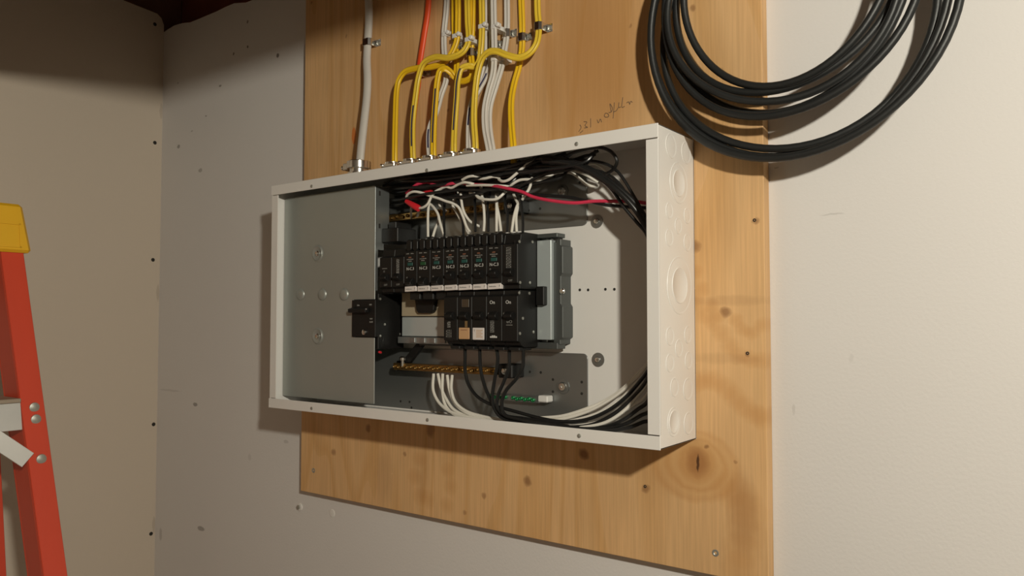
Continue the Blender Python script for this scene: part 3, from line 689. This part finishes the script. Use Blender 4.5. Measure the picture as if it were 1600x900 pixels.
for i, l in enumerate(ups):
    lab = own.get(i) or ('white wire dropping straight into an upper breaker terminal' if i in straight else GW[0])
    wire('white_wire', l, RW if i < 21 else .0017, 'wirewhite', lab, 'wire', 'white wires into the upper breakers' if i in straight else None if i in own else GW[2])
wire('white_pigtail', zB([(350, 660, -.048), (345, 590, -.058), (350, 520, -.078)]), RW, 'wirewhite', 'short white pigtail under the red connector, nearer the cover plate', 'wire', 'short pigtails under the red connector')
wire('white_pigtail', zB([(425, 640, -.048), (440, 590, -.058), (445, 550, -.078)]), RW, 'wirewhite', 'short white pigtail under the open end of the red connector', 'wire', 'short pigtails under the red connector')
# red wire nuts and red wire
a, b_ = at(*zB([(285, 445, -.090)])[0]), at(*zB([(445, 540, -.090)])[0])
d = (b_-a)
tag(obj('wire_connector', lathe(bmesh.new(), a, d, [(0, -.001), (.0032, 0), (.0040, d.length*.3), (.0052, d.length*.9), (.0046, d.length), (0, d.length)], 12), 'rednut', smooth=True), 'red twist-on wire connector joining two white wires', 'connector')
a, b_ = at(*zB([(505, 345, -.080)])[0]), at(*zB([(610, 330, -.080)])[0]); d = b_-a
tag(obj('wire_connector', lathe(bmesh.new(), a, d, [(0, -.001), (.003, 0), (.0042, d.length*.5), (.0040, d.length), (0, d.length)], 12), 'rednut', smooth=True), 'small red wire connector among the white wires', 'connector')
wire('red_wire', zB([(290, 345, -.082), (330, 305, -.086), (380, 260, -.088), (450, 218, -.086), (560, 203, -.080), (640, 235, -.082), (750, 240, -.086), (870, 218, -.088), (960, 208, -.084), (1060, 225, -.080)])
     + zC([(180, 402, -.086), (300, 425, -.090), (430, 455, -.088), (530, 500, -.086), (700, 535, -.084), (900, 555, -.078), (1080, 540, -.070), (1300, 540, -.060), (1420, 540, -.052), (1560, 560, -.045)]), .0022, 'wirered', 'long red wire crossing the panel above the breakers')
# black branch wires crowded under the top side
GB = ('black wire in the crowded bundle under the panel top', 'wire', 'black wires under the panel top')
random.seed(3)
for k in range(16):
    v = (k % 13)/12; y = -.046-.048*random.random(); l = []
    end = (1000, 880, 900, 860, 800, 930, 870, 840)[k % 8]
    for px in range(628 if k % 4 else 646, min(end, 940), 44):
        base = 297-(px-600)*.135+(-14+38*v)*(1 if px < 820 else max(.25, (980-px)/160))
        top = 268-(px-600)*.153+12
        l.append((px+random.uniform(-6, 6), max(top, base+random.uniform(-5, 5)), y+random.uniform(-.006, .006)))
    px, py, y = l[-1]
    if end == 1000:      # follows the heavy conductors round the corner
        l += [(958, 262+2*k, -.066), (990, 306+2*k, -.064), (1012, 350+2*k, -.062), (1026, 400, -.060)]
    else:                # turns up to a connector in the box top
        l += [(px+26, py-8, y+.004), (px+40, py-24, y+.012)]
    l = [(l[0][0]-26, l[0][1]+2, -.030)]+l
    wire('black_wire', l, .0021, 'wireblack', *GB, n=5, tail=[(.682, -.05, .16), (.684, -.045, .08)] if end == 1000 else ())
wire('black_wire', zC([(150, 400, -.084), (300, 440, -.086), (440, 470, -.084), (700, 492, -.080), (900, 512, -.074), (1150, 568, -.066), (1340, 588, -.056), (1560, 600, -.048)]), .0022, 'wireblack', 'black wire running beside the red wire')
wire('black_wire', zC([(700, 190, -.080), (880, 110, -.080), (1000, 75, -.080), (1130, 60, -.080), (1230, 100, -.080), (1280, 180, -.078), (1250, 250, -.074), (1190, 292, -.068), (1100, 320, -.060)]), .0022, 'wireblack', 'black wire bent in a loop in the panel corner')
for i, l in enumerate([[(438, 850, -.080), (440, 740, -.080), (430, 600, -.078), (420, 500, -.076), (450, 380, -.072), (480, 300, -.068)],
          [(130, 810, -.079), (130, 680, -.078), (125, 560, -.074), (150, 450, -.066)], [(300, 810, -.079), (300, 640, -.076), (280, 540, -.070), (290, 440, -.062)],
          [(15, 810, -.079), (15, 650, -.076), (10, 520, -.070)], [(-90, 850, -.079), (-100, 700, -.076), (-150, 500, -.074), (-180, 350, -.072)], [(-260, 880, -.079), (-265, 700, -.074), (-260, 520, -.066)]]):
    wire('black_wire', zC(l), .0019, 'wireblack', 'black wire rising from a breaker terminal to the bundle', 'wire', 'black wires at the upper terminals')
# heavy conductors sweeping down behind the right lip
for i, l in enumerate([[(560, 150, -.080), (760, 165, -.084), (930, 210, -.086), (1100, 290, -.086), (1290, 420, -.082), (1440, 560, -.076), (1530, 690, -.070), (1600, 830, -.066)],
          [(620, 180, -.090), (800, 195, -.092), (960, 235, -.094), (1130, 330, -.092), (1310, 470, -.088), (1440, 610, -.082), (1540, 770, -.074), (1600, 880, -.070)],
          [(500, 230, -.074), (720, 225, -.078), (900, 228, -.080), (1060, 290, -.080), (1230, 430, -.080), (1340, 590, -.078), (1450, 720, -.074), (1550, 850, -.070)]]):
    wire('service_wire', zC(l), (.0040, .0036, .0022)[i], 'wireblack', ('thickest black conductor sweeping down behind the right lip', 'thick black conductor in front of the thickest one', 'thinner black conductor below the two thick ones')[i], 'wire', 'thick black conductors' if i < 2 else None, n=9, seg=10, tail=[(.678, -.062-.008*i, .15), (.680, -.058-.008*i, .06)])
# lower wires
lw = [
 [(158, 185, -.052), (155, 290, -.056), (190, 370, -.060), (260, 430, -.064), (350, 462, -.066), (500, 485, -.066), (700, 495, -.064), (860, 476, -.060), (1000, 464, -.056), (1150, 420, -.050), (1290, 360, -.044), (1400, 285, -.042), (1480, 205, -.042), (1560, 120, -.044), (1620, 40, -.046)],
 [(186, 185, -.052), (205, 270, -.054), (240, 350, -.058), (290, 420, -.062), (400, 470, -.064), (600, 500, -.064), (870, 500, -.060), (1010, 482, -.056), (1190, 425, -.050), (1340, 340, -.046), (1440, 260, -.044), (1530, 170, -.044), (1620, 70, -.046)],
 [(218, 185, -.052), (216, 300, -.056), (235, 390, -.060), (290, 450, -.064), (420, 490, -.066), (640, 512, -.068), (900, 512, -.066), (1060, 496, -.060), (1250, 440, -.054), (1390, 350, -.050), (1480, 262, -.048), (1560, 180, -.048), (1630, 90, -.050)],
 [(248, 195, -.052), (262, 290, -.056), (300, 380, -.060), (370, 440, -.064), (480, 480, -.066), (700, 520, -.072), (950, 535, -.072), (1100, 528, -.066), (1260, 498, -.060), (1400, 430, -.056), (1480, 388, -.054), (1560, 325, -.052), (1630, 270, -.052)],
 [(280, 195, -.052), (275, 290, -.058), (300, 370, -.062), (370, 430, -.064), (500, 470, -.064), (700, 500, -.070), (960, 540, -.074), (1120, 538, -.070), (1290, 505, -.064), (1420, 420, -.058), (1500, 330, -.054), (1570, 240, -.052), (1630, 160, -.052)],
]
def along(i, up): return [(.677-.004*(i % 3), -.050-.006*(i % 6), (.13 if up else .20)), (.680-.004*(i % 3), -.046-.006*(i % 6), (.235 if up else .10))]
for i, l in enumerate(lw): wire('white_wire', zD(l[:-1]), .0022, 'wirewhite', '%s white wire along the lower neutral bar, counted from the cover plate' % ORD[i], 'wire', 'white wires at the lower neutral bar', tail=along(i, True))
lbk = [
 [(365, -30, -.074), (365, 60, -.078), (366, 170, -.078), (385, 250, -.078), (440, 330, -.078), (530, 385, -.078), (700, 435, -.076), (860, 478, -.074), (1000, 500, -.070), (1150, 490, -.062), (1300, 430, -.056), (1420, 340, -.052), (1510, 240, -.050), (1570, 160, -.050), (1630, 80, -.050)],
 [(462, -30, -.074), (462, 60, -.078), (468, 160, -.078), (492, 260, -.078), (530, 350, -.078), (570, 430, -.078), (650, 485, -.078), (800, 505, -.078), (1000, 535, -.074), (1200, 520, -.066), (1340, 450, -.060), (1460, 350, -.056), (1560, 225, -.054), (1630, 130, -.052)],
 [(560, -30, -.074), (575, 40, -.078), (580, 90, -.078), (560, 220, -.080), (545, 330, -.082), (555, 405, -.084), (600, 470, -.084), (680, 495, -.082), (850, 510, -.078), (1050, 540, -.076), (1220, 545, -.070), (1380, 500, -.064), (1500, 420, -.058), (1570, 360, -.056), (1640, 300, -.054)],
 [(657, -20, -.074), (656, 60, -.078), (654, 130, -.080), (625, 225, -.082), (585, 320, -.084), (575, 395, -.086), (620, 455, -.086), (750, 480, -.084), (930, 505, -.080), (1100, 545, -.078), (1260, 552, -.072), (1420, 515, -.064), (1520, 460, -.060), (1580, 425, -.058), (1640, 390, -.056)],
 [(748, -20, -.074), (748, 60, -.078), (742, 150, -.082), (700, 220, -.084), (632, 300, -.086), (606, 380, -.088), (622, 450, -.088), (720, 482, -.086), (930, 515, -.082), (1120, 555, -.080), (1300, 562, -.074), (1440, 540, -.066), (1530, 505, -.062), (1590, 480, -.060), (1650, 450, -.058)],
]
for l, s_ in zip(lbk, ('black wire dropping from the breaker with the tan sticker', 'black wire dropping from the breaker with the square white sticker', 'black wire dropping from the On breaker with fine print',
                        'black wire crossing the bar support under the end breaker', 'black wire dropping from the bracket end of the lower row')):
    wire('black_wire', zD(l[:-1]), .0024, 'wireblack', s_, 'wire', 'black wires from the lower breakers', tail=along(lbk.index(l)+3, True))

# ------------------------------------------------------------------ cables on the plywood
def zA(l, dx=0): return [(480+(a+dx)/3.2143, b_/3.2143, y) for a, b_, y in l]
YW = -.024; YM = -.034; YO = -.044; YC = -.062
def cable(name, pts, m, label, wd=.0098, th=.0052, group=None, cat='cable', stripes=(), n=8, rnd=False):
    pth = spline(px3(zA(pts)), n)
    sec = [(wd/2*math.cos(2*math.pi*k/16), th/2*math.sin(2*math.pi*k/16)) for k in range(16)] if rnd else flat(wd, th)
    o = tag(obj(name, sweep(bmesh.new(), pth, sec, (0, -1, 0)), m, smooth=True), label, cat, group)
    for f0, f1 in stripes:
        seg = pth[int(f0*len(pth)):int(f1*len(pth))+1]
        sg = [p+Vector((0, -th*.5-.0001, 0)) for p in seg]
        obj('marker_stripe', sweep(bmesh.new(), sg, [(.0011, 0), (.0008, .0004), (-.0008, .0004), (-.0011, 0), (0, -.0016)], (0, -1, 0)), 'blue', o)
    return o
cable('yellow_cable', [(440, 860, YC), (440, 760, YC), (443, 600, -.056), (450, 450, -.050), (462, 400, -.048), (490, 362, -.046), (550, 343, -.044), (630, 335, -.042), (690, 312, -.040), (728, 262, -.036), (752, 200, YM), (757, 100, YM), (757, -60, YM), (757, -400, YM)], 'yellow', 'yellow cable in the connector beside the big clamp, bending right')
cable('yellow_cable', [(535, 850, YC), (530, 750, YC), (530, 620, -.058), (545, 480, -.054), (560, 385, -.052), (585, 318, -.052), (640, 288, -.052), (715, 290, -.050), (780, 262, -.046), (808, 215, -.042), (806, 100, -.038), (803, -60, -.036), (803, -400, -.036)], 'yellow2', 'pale yellow cable with a wide top bend crossing the first', stripes=((.10, .22),))
cable('yellow_cable', [(637, 840, YC), (634, 760, YC), (636, 640, -.058), (645, 500, -.054), (655, 400, -.052), (668, 355, -.050), (692, 345, -.048), (722, 365, -.042), (742, 388, -.036), (750, 345, -.030), (748, 260, YW), (740, 160, YW), (738, -60, YW), (738, -400, YW)], 'yellow', 'yellow cable with a tight hook bend above the third connector', stripes=((.11, .27),))
cable('yellow_cable', [(742, 388, -.028), (765, 406, -.030), (795, 406, -.030), (825, 385, -.030), (828, 330, -.028), (824, 270, -.026), (829, 150, -.028), (832, -60, -.028), (832, -400, -.028)], 'yellow', 'yellow cable dipping in a low loop between the hooked cables')
cable('yellow_cable', [(740, 830, YC), (737, 740, YC), (740, 640, -.058), (750, 500, -.055), (758, 400, -.052), (775, 345, -.050), (805, 332, -.046), (840, 333, -.040), (862, 310, -.036), (873, 240, -.036), (878, 140, -.036), (876, -60, -.036), (876, -400, -.036)], 'yellow2', 'pale yellow cable with a long dark stripe above the fourth connector', stripes=((.16, .42),))
cable('yellow_cable', [(847, 820, YC), (845, 720, YC), (838, 600, -.060), (845, 450, -.058), (860, 350, -.058), (880, 292, -.058), (912, 262, -.058), (950, 258, -.056), (1005, 278, -.052), (1065, 290, -.046), (1115, 268, -.042), (1150, 222, -.038), (1163, 150, -.034), (1157, 60, -.032), (1155, -60, -.032), (1155, -400, -.032)], 'yellow2', 'pale yellow cable sweeping far right to the last strap')
cable('yellow_cable', [(1038, 820, YC), (1036, 745, YC), (1025, 600, -.052), (1026, 500, -.044), (1040, 420, -.036), (1062, 340, -.030), (1078, 250, YW), (1080, 150, YW), (1074, -60, YW), (1074, -400, YW)], 'yellow', 'yellow cable standing apart, entering the box alone')
cable('grey_cable', [(262, 880, YC), (268, 780, YC), (285, 620, -.054), (300, 480, -.044), (303, 400, -.040), (300, 300, -.034), (305, 200, -.030), (310, 100, -.030), (308, -60, -.030), (308, -400, -.030)], 'greycable', 'thick grey-white service cable on the plywood', wd=.0150, th=.011, rnd=True)
cable('orange_cable', [(535, 860, -.052), (530, 750, -.050), (531, 620, -.046), (545, 500, -.040), (557, 420, -.034), (564, 330, -.027), (585, 190, -.026), (605, 60, -.026), (612, -60, -.026), (615, -400, -.026)], 'orange', 'red-orange cable slanting behind the yellow ones', wd=.0105, th=.007, rnd=True)
cable('white_cable', [(622, 830, -.060), (612, 730, -.056), (617, 640, -.050), (650, 560, -.042), (672, 480, -.036), (697, 405, -.032), (697, 340, -.028), (688, 250, YW), (688, 160, YW), (698, 60, YW), (703, -60, YW), (703, -400, YW)], 'cablewhite', 'white cable with blue ink marks beside the hooked yellow cable', stripes=((.08, .17), (.27, .33)))
cable('white_cable', [(918, 820, YC), (915, 765, YC), (893, 640, -.058), (893, 540, -.054), (912, 450, -.050), (934, 370, -.046), (940, 280, -.044), (938, 140, -.042), (935, -60, -.040), (935, -400, -.040)], 'cablewhite', 'white cable in front of its twin, nearer the yellow bend')
cable('white_cable', [(938, 820, -.058), (933, 765, -.058), (915, 640, -.052), (917, 540, -.048), (948, 430, -.042), (975, 340, -.036), (988, 270, -.030), (1002, 170, -.026), (1003, -60, YW), (1003, -400, YW)], 'cablewhite', 'white cable held by a metal strap right of its twin')
cable('white_cable', [(815, 830, -.058), (812, 720, -.054), (815, 600, -.046), (830, 510, -.040), (868, 440, -.034), (905, 370, -.030), (925, 290, -.026), (928, 180, -.026), (925, -60, -.026), (925, -400, -.026)], 'cablewhite', 'white cable with dark ink passing behind the last connector cable', stripes=((.20, .30), (.45, .56)))
cable('white_cable', [(822, 720, -.048), (835, 560, -.034), (850, 470, -.028), (872, 380, YW), (888, 300, YW), (892, 180, YW), (892, -60, YW), (892, -400, YW)], 'cablewhite', 'white cable mostly hidden behind the pale yellow sweep')

# connectors on the box top
def connector(px, py, label):
    q = at(px, py, YC); q.z = BH
    t = thing('cable_connector', q, label, 'connector', 'cable connectors on the box top')
    bm = bmesh.new(); lathe(bm, q, (0, 0, 1), [(.0085, -.001), (.0135, -.001), (.0135, .004), (.0115, .005), (.0115, .014), (.0125, .0145), (.0125, .0205), (.0105, .021), (.0080, .012), (.0080, 0)], 20)
    obj('collar', bm, 'chrome', t, smooth=True)
    obj('clamp_bar', B(q.x-.0145, q.x+.0145, q.y-.0125, q.y-.0075, q.z+.012, q.z+.0185), 'chrome', t, bevel=.0015)
    for s in (-1, 1):
        obj('clamp_screw', lathe(bmesh.new(), (q.x+s*.011, q.y-.0125, q.z+.0155), (0, -1, 0), [(.0028, 0), (.0026, .002), (0, .0028)], 10), 'chrome', t, smooth=True)
for i, (px, py) in enumerate(((614, 261), (642, 257), (672, 252), (705, 246), (737, 241))):
    connector(px, py, 'small zinc cable connector on the box top, %s from the big clamp' % ORD[i])
q = at(561, 268, YC); q.z = BH+.007
t = thing('clamp_connector', q, 'large zinc clamp connector with side screw holding the grey cable', 'connector')
obj('collar', lathe(bmesh.new(), q, (0, 0, 1), [(.012, -.008), (.018, -.008), (.018, .006), (.0150, .007), (.0150, .013), (.012, .013), (.012, 0)], 22), 'chrome', t, smooth=True)
obj('clamp_ring', lathe(bmesh.new(), q+Vector((0, 0, .012)), (0, 0, 1), [(.0125, 0), (.0185, 0), (.0195, .001), (.0195, .0115), (.0185, .0125), (.0125, .0125), (.0125, 0)], 22), 'chrome', t, smooth=True)
obj('clamp_ear', B(q.x-.030, q.x-.016, q.y-.008, q.y+.006, q.z+.0125, q.z+.0235), 'chrome', t, bevel=.001)
obj('clamp_screw', lathe(bmesh.new(), (q.x-.030, q.y-.001, q.z+.018), (-1, 0, 0), [(.0022, -.006), (.0022, .004), (.0042, .0042), (.0042, .007), (.003, .0085), (0, .009)], 12), 'chrome', t, smooth=True)

# straps and staples
def strap(a, b_, y, half, th, tab, label):
    q = at(*zA([(a, b_, y)])[0])
    t = thing('cable_strap', (q.x, YB, q.z), label, 'strap', None)
    top = q.y-th*.5-.0006
    bm = bmesh.new(); h = .0058; o = half+.0010
    out = [(-o, YB), (-o, top+.003), (-o+.003, top-.0010), (o-.003, top-.0010), (o, top+.003), (o, YB-.0014), (o+tab, YB-.0014), (o+tab, YB), (o-.0010, YB), (o-.0010, top+.0035), (o-.0035, top), (-o+.0035, top), (-o+.0010, top+.0035), (-o+.0010, YB)]
    prism(bm, [(q.x+x, y_) for x, y_ in out], 2, q.z-h, q.z+h)
    obj('band', bm, 'chrome', t, bevel=.0003)
    obj('screw', lathe(bmesh.new(), (q.x+o+tab*.55, YB-.0014, q.z), (0, -1, 0), [(.0040, 0), (.0036, .0022), (.001, .003), (0, .002)], 12), 'rivet', t, smooth=True)
strap(307, 215, -.030, .0080, .011, .010, 'metal strap holding the thick grey cable')
strap(820, 264, -.027, .0058, .006, .009, 'metal strap on the low-loop yellow cable')
strap(1000, 168, -.026, .0056, .0056, .0078, 'metal strap on the white cable')
strap(1078, 188, YW, .0056, .0056, .0078, 'metal strap on the yellow cable standing apart')
strap(1160, 133, -.034, .0056, .0056, .0078, 'metal strap on the far-right yellow sweep')
strap(748, 230, YW, .0056, .0056, .0078, 'metal strap half hidden behind the second yellow cable')
strap(935, 222, -.026, .0056, .0056, .0078, 'metal strap in shade behind the white cable')
strap(568, 370, -.026, .0056, .0075, .010, 'metal strap in shade on the red-orange cable')
def staple(a, b_, y, half, s, label):
    q = at(*zA([(a, b_, y)])[0])
    t = thing('cable_staple', (q.x, YB, q.z), label, 'staple', 'white cable staples')
    top = q.y-.0034
    obj('saddle', prism(bmesh.new(), [(q.x-half, YB), (q.x-half, top+.002), (q.x-half+.002, top), (q.x+half-.002, top), (q.x+half, top+.002), (q.x+half, YB)], 2, q.z-.0032, q.z+.0032), 'nylon', t, bevel=.0006)
    for sg in s:
        obj('nail_boss', lathe(bmesh.new(), (q.x+sg*(half+.0022), top+.001, q.z+.001), (0, -1, 0), [(.0034, -.004), (.0034, .002), (.0025, .003), (0, .0032)], 12), 'nylon', t, smooth=True)
staple(692, 174, YW, .0058, (1,), 'white plastic staple over the white cable with ink marks')
staple(745, 182, YM, .0060, (1,), 'white plastic staple over the yellow cables')
staple(808, 200, -.042, .0058, (1,), 'white plastic staple over the pale yellow cable')
staple(876, 134, -.036, .0058, (1,), 'white plastic staple over the straight pale yellow cable')
staple(940, 136, -.042, .0058, (1,), 'white plastic staple over the foremost white cable')
staple(940, 296, -.045, .0058, (), 'plain band around the foremost white cable')
staple(984, 296, -.033, .0058, (), 'plain band around the strapped white cable')

# ------------------------------------------------------------------ coil of black cable
def ccircle(p1, p2, p3):
    (ax, ay), (bx, by), (cx, cy) = p1, p2, p3
    d = 2*(ax*(by-cy)+bx*(cy-ay)+cx*(ay-by))
    ux = ((ax*ax+ay*ay)*(by-cy)+(bx*bx+by*by)*(cy-ay)+(cx*cx+cy*cy)*(ay-by))/d
    uy = ((ax*ax+ay*ay)*(cx-bx)+(bx*bx+by*by)*(ax-cx)+(cx*cx+cy*cy)*(bx-ax))/d
    return ux, uy, math.hypot(ax-ux, ay-uy)
loops = [  # left point, lowest point, right point in the photograph, depth
 ((1069, 0), (1222, 130), (1379, 0), -.050), ((1053, 0), (1219, 143), (1390, 0), -.042), ((1046, 0), (1211, 159), (1400, 0), -.056), ((1043, 0), (1216, 172), (1414, 0), -.044),
 ((1038, 0), (1222, 180), (1428, 0), -.056), ((1047, 0), (1268, 226), (1466, 0), -.042), ((1027, 0), (1256, 236), (1483, 0), -.044), ((1024, 0), (1250, 243), (1498, 0), -.056)]
path = []
par = []
for l, b_, r_, y in loops:
    P3 = [at(p[0], p[1], y) for p in (l, b_, r_)]
    par.append(ccircle(*[(p.x, p.z) for p in P3])+(y,))
ns = 72
for i, (cx, cz, R, y) in enumerate(par):
    nx = par[min(i+1, len(par)-1)]
    for k in range(ns):
        a = math.pi/2+2*math.pi*k/ns           # starts at the top, runs through left, bottom, right
        f = 0 if k < ns*.78 else (k-ns*.78)/(ns*.22); f = f*f*(3-2*f)
        c = [u+(v-u)*f for u, v in zip((cx, cz, R, y), nx)]
        wob = .0016*math.sin(a*3+i*2.1)
        path.append(Vector((c[0]+(c[2]+wob)*math.cos(a), c[3]+.004*math.sin(a*2+i*1.7), c[1]+(c[2]+wob)*math.sin(a))))
tag(obj('cable_coil', sweep(bmesh.new(), path, circ(.0044, 12)), 'coil', smooth=True), 'hanging coil of thick black cable over the board edge', 'cable coil')
# hook that carries it, above the frame
ztop = max(p.z for p in path); xm = sum(p[0] for p in par)/len(par)
zin = min(c[1]+c[2] for c in par)
tag(obj('coil_hook', sweep(bmesh.new(), spline([(xm, 0, zin-.03), (xm, -.045, zin-.03), (xm, -.085, zin-.03), (xm, -.098, zin-.018), (xm, -.098, zin+.01)], 6), circ(.005, 10)), 'rivet', smooth=True), 'steel hook carrying the coil of black cable', 'hook')

# ------------------------------------------------------------------ step ladder
LEAN, SPL = .22, .059
ZT = .2375
def fx(z): return -.13+LEAN*(ZT-z)            # front face of the front rails
def fy(z): return -.435+SPL*(ZT-z)            # outer edge of the rail on the back-wall side
YCEN = -.60
lad = thing('step_ladder', (fx(FLOOR), YCEN, FLOOR), 'red fibreglass step ladder with yellow top standing by the side wall', 'ladder')
def slab(bm, z0, z1, xf, yf):
    """xf(z) and yf(z) give (lo, hi) at a height"""
    v = []
    for z in (z0, z1):
        (xa, xb), (ya, yb) = xf(z), yf(z)
        v.append([bm.verts.new(p) for p in ((xa, ya, z), (xb, ya, z), (xb, yb, z), (xa, yb, z))])
    bm.faces.new(v[0][::-1]); bm.faces.new(v[1])
    for i in range(4): bm.faces.new((v[0][i], v[0][(i+1) % 4], v[1][(i+1) % 4], v[1][i]))
    return bm
FW, TH, WD = .029, .004, .050
def mir(y): return 2*YCEN-y
for side in (0, 1):
    def yy(a, b_): return (lambda z: (fy(z)-a, fy(z)-b_)) if side == 0 else (lambda z: (mir(fy(z))+b_, mir(fy(z))+a))
    bm = bmesh.new()
    slab(bm, FLOOR, ZT+.03, lambda z: (fx(z)-TH, fx(z)), yy(FW, 0))
    slab(bm, FLOOR, ZT+.03, lambda z: (fx(z)-WD, fx(z)-TH), yy(FW, FW-TH))
    slab(bm, FLOOR, ZT+.03, lambda z: (fx(z)-WD-TH, fx(z)-WD), yy(FW, 0))
    obj('front_rail', bm, 'ladder', lad, bevel=.0008)
    # rear rail
    rx = lambda z: -.13-.075-.05*(ZT-z)
    ry = lambda z: -.424+.085*(-.06-z)
    def y2(a, b_): return (lambda z: (ry(z)-a, ry(z)-b_)) if side == 0 else (lambda z: (mir(ry(z))+b_, mir(ry(z))+a))
    bm = bmesh.new()
    slab(bm, FLOOR, ZT+.03, lambda z: (rx(z)-TH, rx(z)), y2(.026, 0))
    slab(bm, FLOOR, ZT+.03, lambda z: (rx(z)-.038, rx(z)-TH), y2(.026, .022))
    obj('rear_rail', bm, 'ladder', lad, bevel=.0008)
zs = .028
for k in range(5):
    z = zs-.305*k
    if z < FLOOR+.1: break
    y1 = fy(z)-FW-.0005; y0 = mir(y1)
    st = obj('step', slab(slab(bmesh.new(), z-.033, z+.003, lambda q: (fx(q)-.003, fx(q)+.001), lambda q: (y0, y1)), z, z+.003, lambda q: (fx(q)-.072, fx(q)-.003), lambda q: (y0, y1)), 'alu', lad, bevel=.0006)
    obj('step_tread', B(fx(z)-.071, fx(z)+.002, y0, y1, z+.003, z+.0085), mat('ribbed_tread', (.30, .24, .18), .6), st, bevel=.0008)
    for sg in (0, 1):
        ye = y1 if sg == 0 else y0; di = -1 if sg == 0 else 1
        bz0, bz1 = z-.033, z-.073
        p0 = Vector((fx(bz0)+.0005, ye+di*.046, bz0+.004)); p1 = Vector((fx(bz1)+.0005, ye-di*.004, bz1))
        obj('brace', sweep(bmesh.new(), [p0, p0.lerp(p1, .5), p1], [(.011, -.0015), (.011, .0015), (-.011, .0015), (-.011, -.0015)], (1, 0, 0)), 'alu', st, bevel=.0004)
        for dz, off in ((-.005, .013), (-.021, .013), (-.074, .013)):
            zz = z+dz
            yr = (fy(zz)-off) if sg == 0 else mir(fy(zz)-off)
            obj('rivet', lathe(bmesh.new(), (fx(zz), yr, zz), (1, 0, 0), [(.0068, -.0005), (.0064, .001), (.003, .0022), (0, .0025)], 14), 'rivet', lad, smooth=True)
# cap: tapered moulded box with a recessed panel on its front
ct, cb = ZT+.068, ZT-.001
y1b, y1t = fy(ZT)+.009, fy(ZT)-.001
x1b, x1t = fx(ZT)+.006, fx(ZT)-.004
bm = bmesh.new()
bo = [(x1b, y1b, cb), (x1b-.135, y1b, cb), (x1b-.135, mir(y1b), cb), (x1b, mir(y1b), cb)]
tp = [(x1t, y1t, ct), (x1t-.118, y1t, ct), (x1t-.118, mir(y1t), ct), (x1t, mir(y1t), ct)]
vb = [bm.verts.new(p) for p in bo]; vt = [bm.verts.new(p) for p in tp]
bm.faces.new(vb); bm.faces.new(vt[::-1])
for i in range(4): bm.faces.new((vb[i], vt[i], vt[(i+1) % 4], vb[(i+1) % 4]))
cap = obj('top_cap', bm, 'cap', lad, bevel=.004)
fr = lambda f: x1b+(x1t-x1b)*f
bm = bmesh.new()
ya, yb_ = y1b-.014, mir(y1b)+.014
for (f0, f1, a0, a1) in ((.10, .13, ya, yb_), (.57, .60, ya, yb_)):
    slab(bm, cb+(ct-cb)*f0, cb+(ct-cb)*f1, lambda q: (fr((q-cb)/(ct-cb))-.002, fr((q-cb)/(ct-cb))+.0011), lambda q: (yb_, ya))
slab(bm, cb+(ct-cb)*.10, cb+(ct-cb)*.60, lambda q: (fr((q-cb)/(ct-cb))-.002, fr((q-cb)/(ct-cb))+.0011), lambda q: (ya-.002, ya))
obj('panel_ridge', bm, 'cap', cap)
for sg in (0, 1):
    for zz in (FLOOR,):
        y_ = fy(zz)-.015 if sg == 0 else mir(fy(zz)-.015)
        obj('foot', B(fx(zz)-.078, fx(zz)+.004, y_-.020, y_+.018, FLOOR, FLOOR+.04), 'black2', lad, bevel=.002)
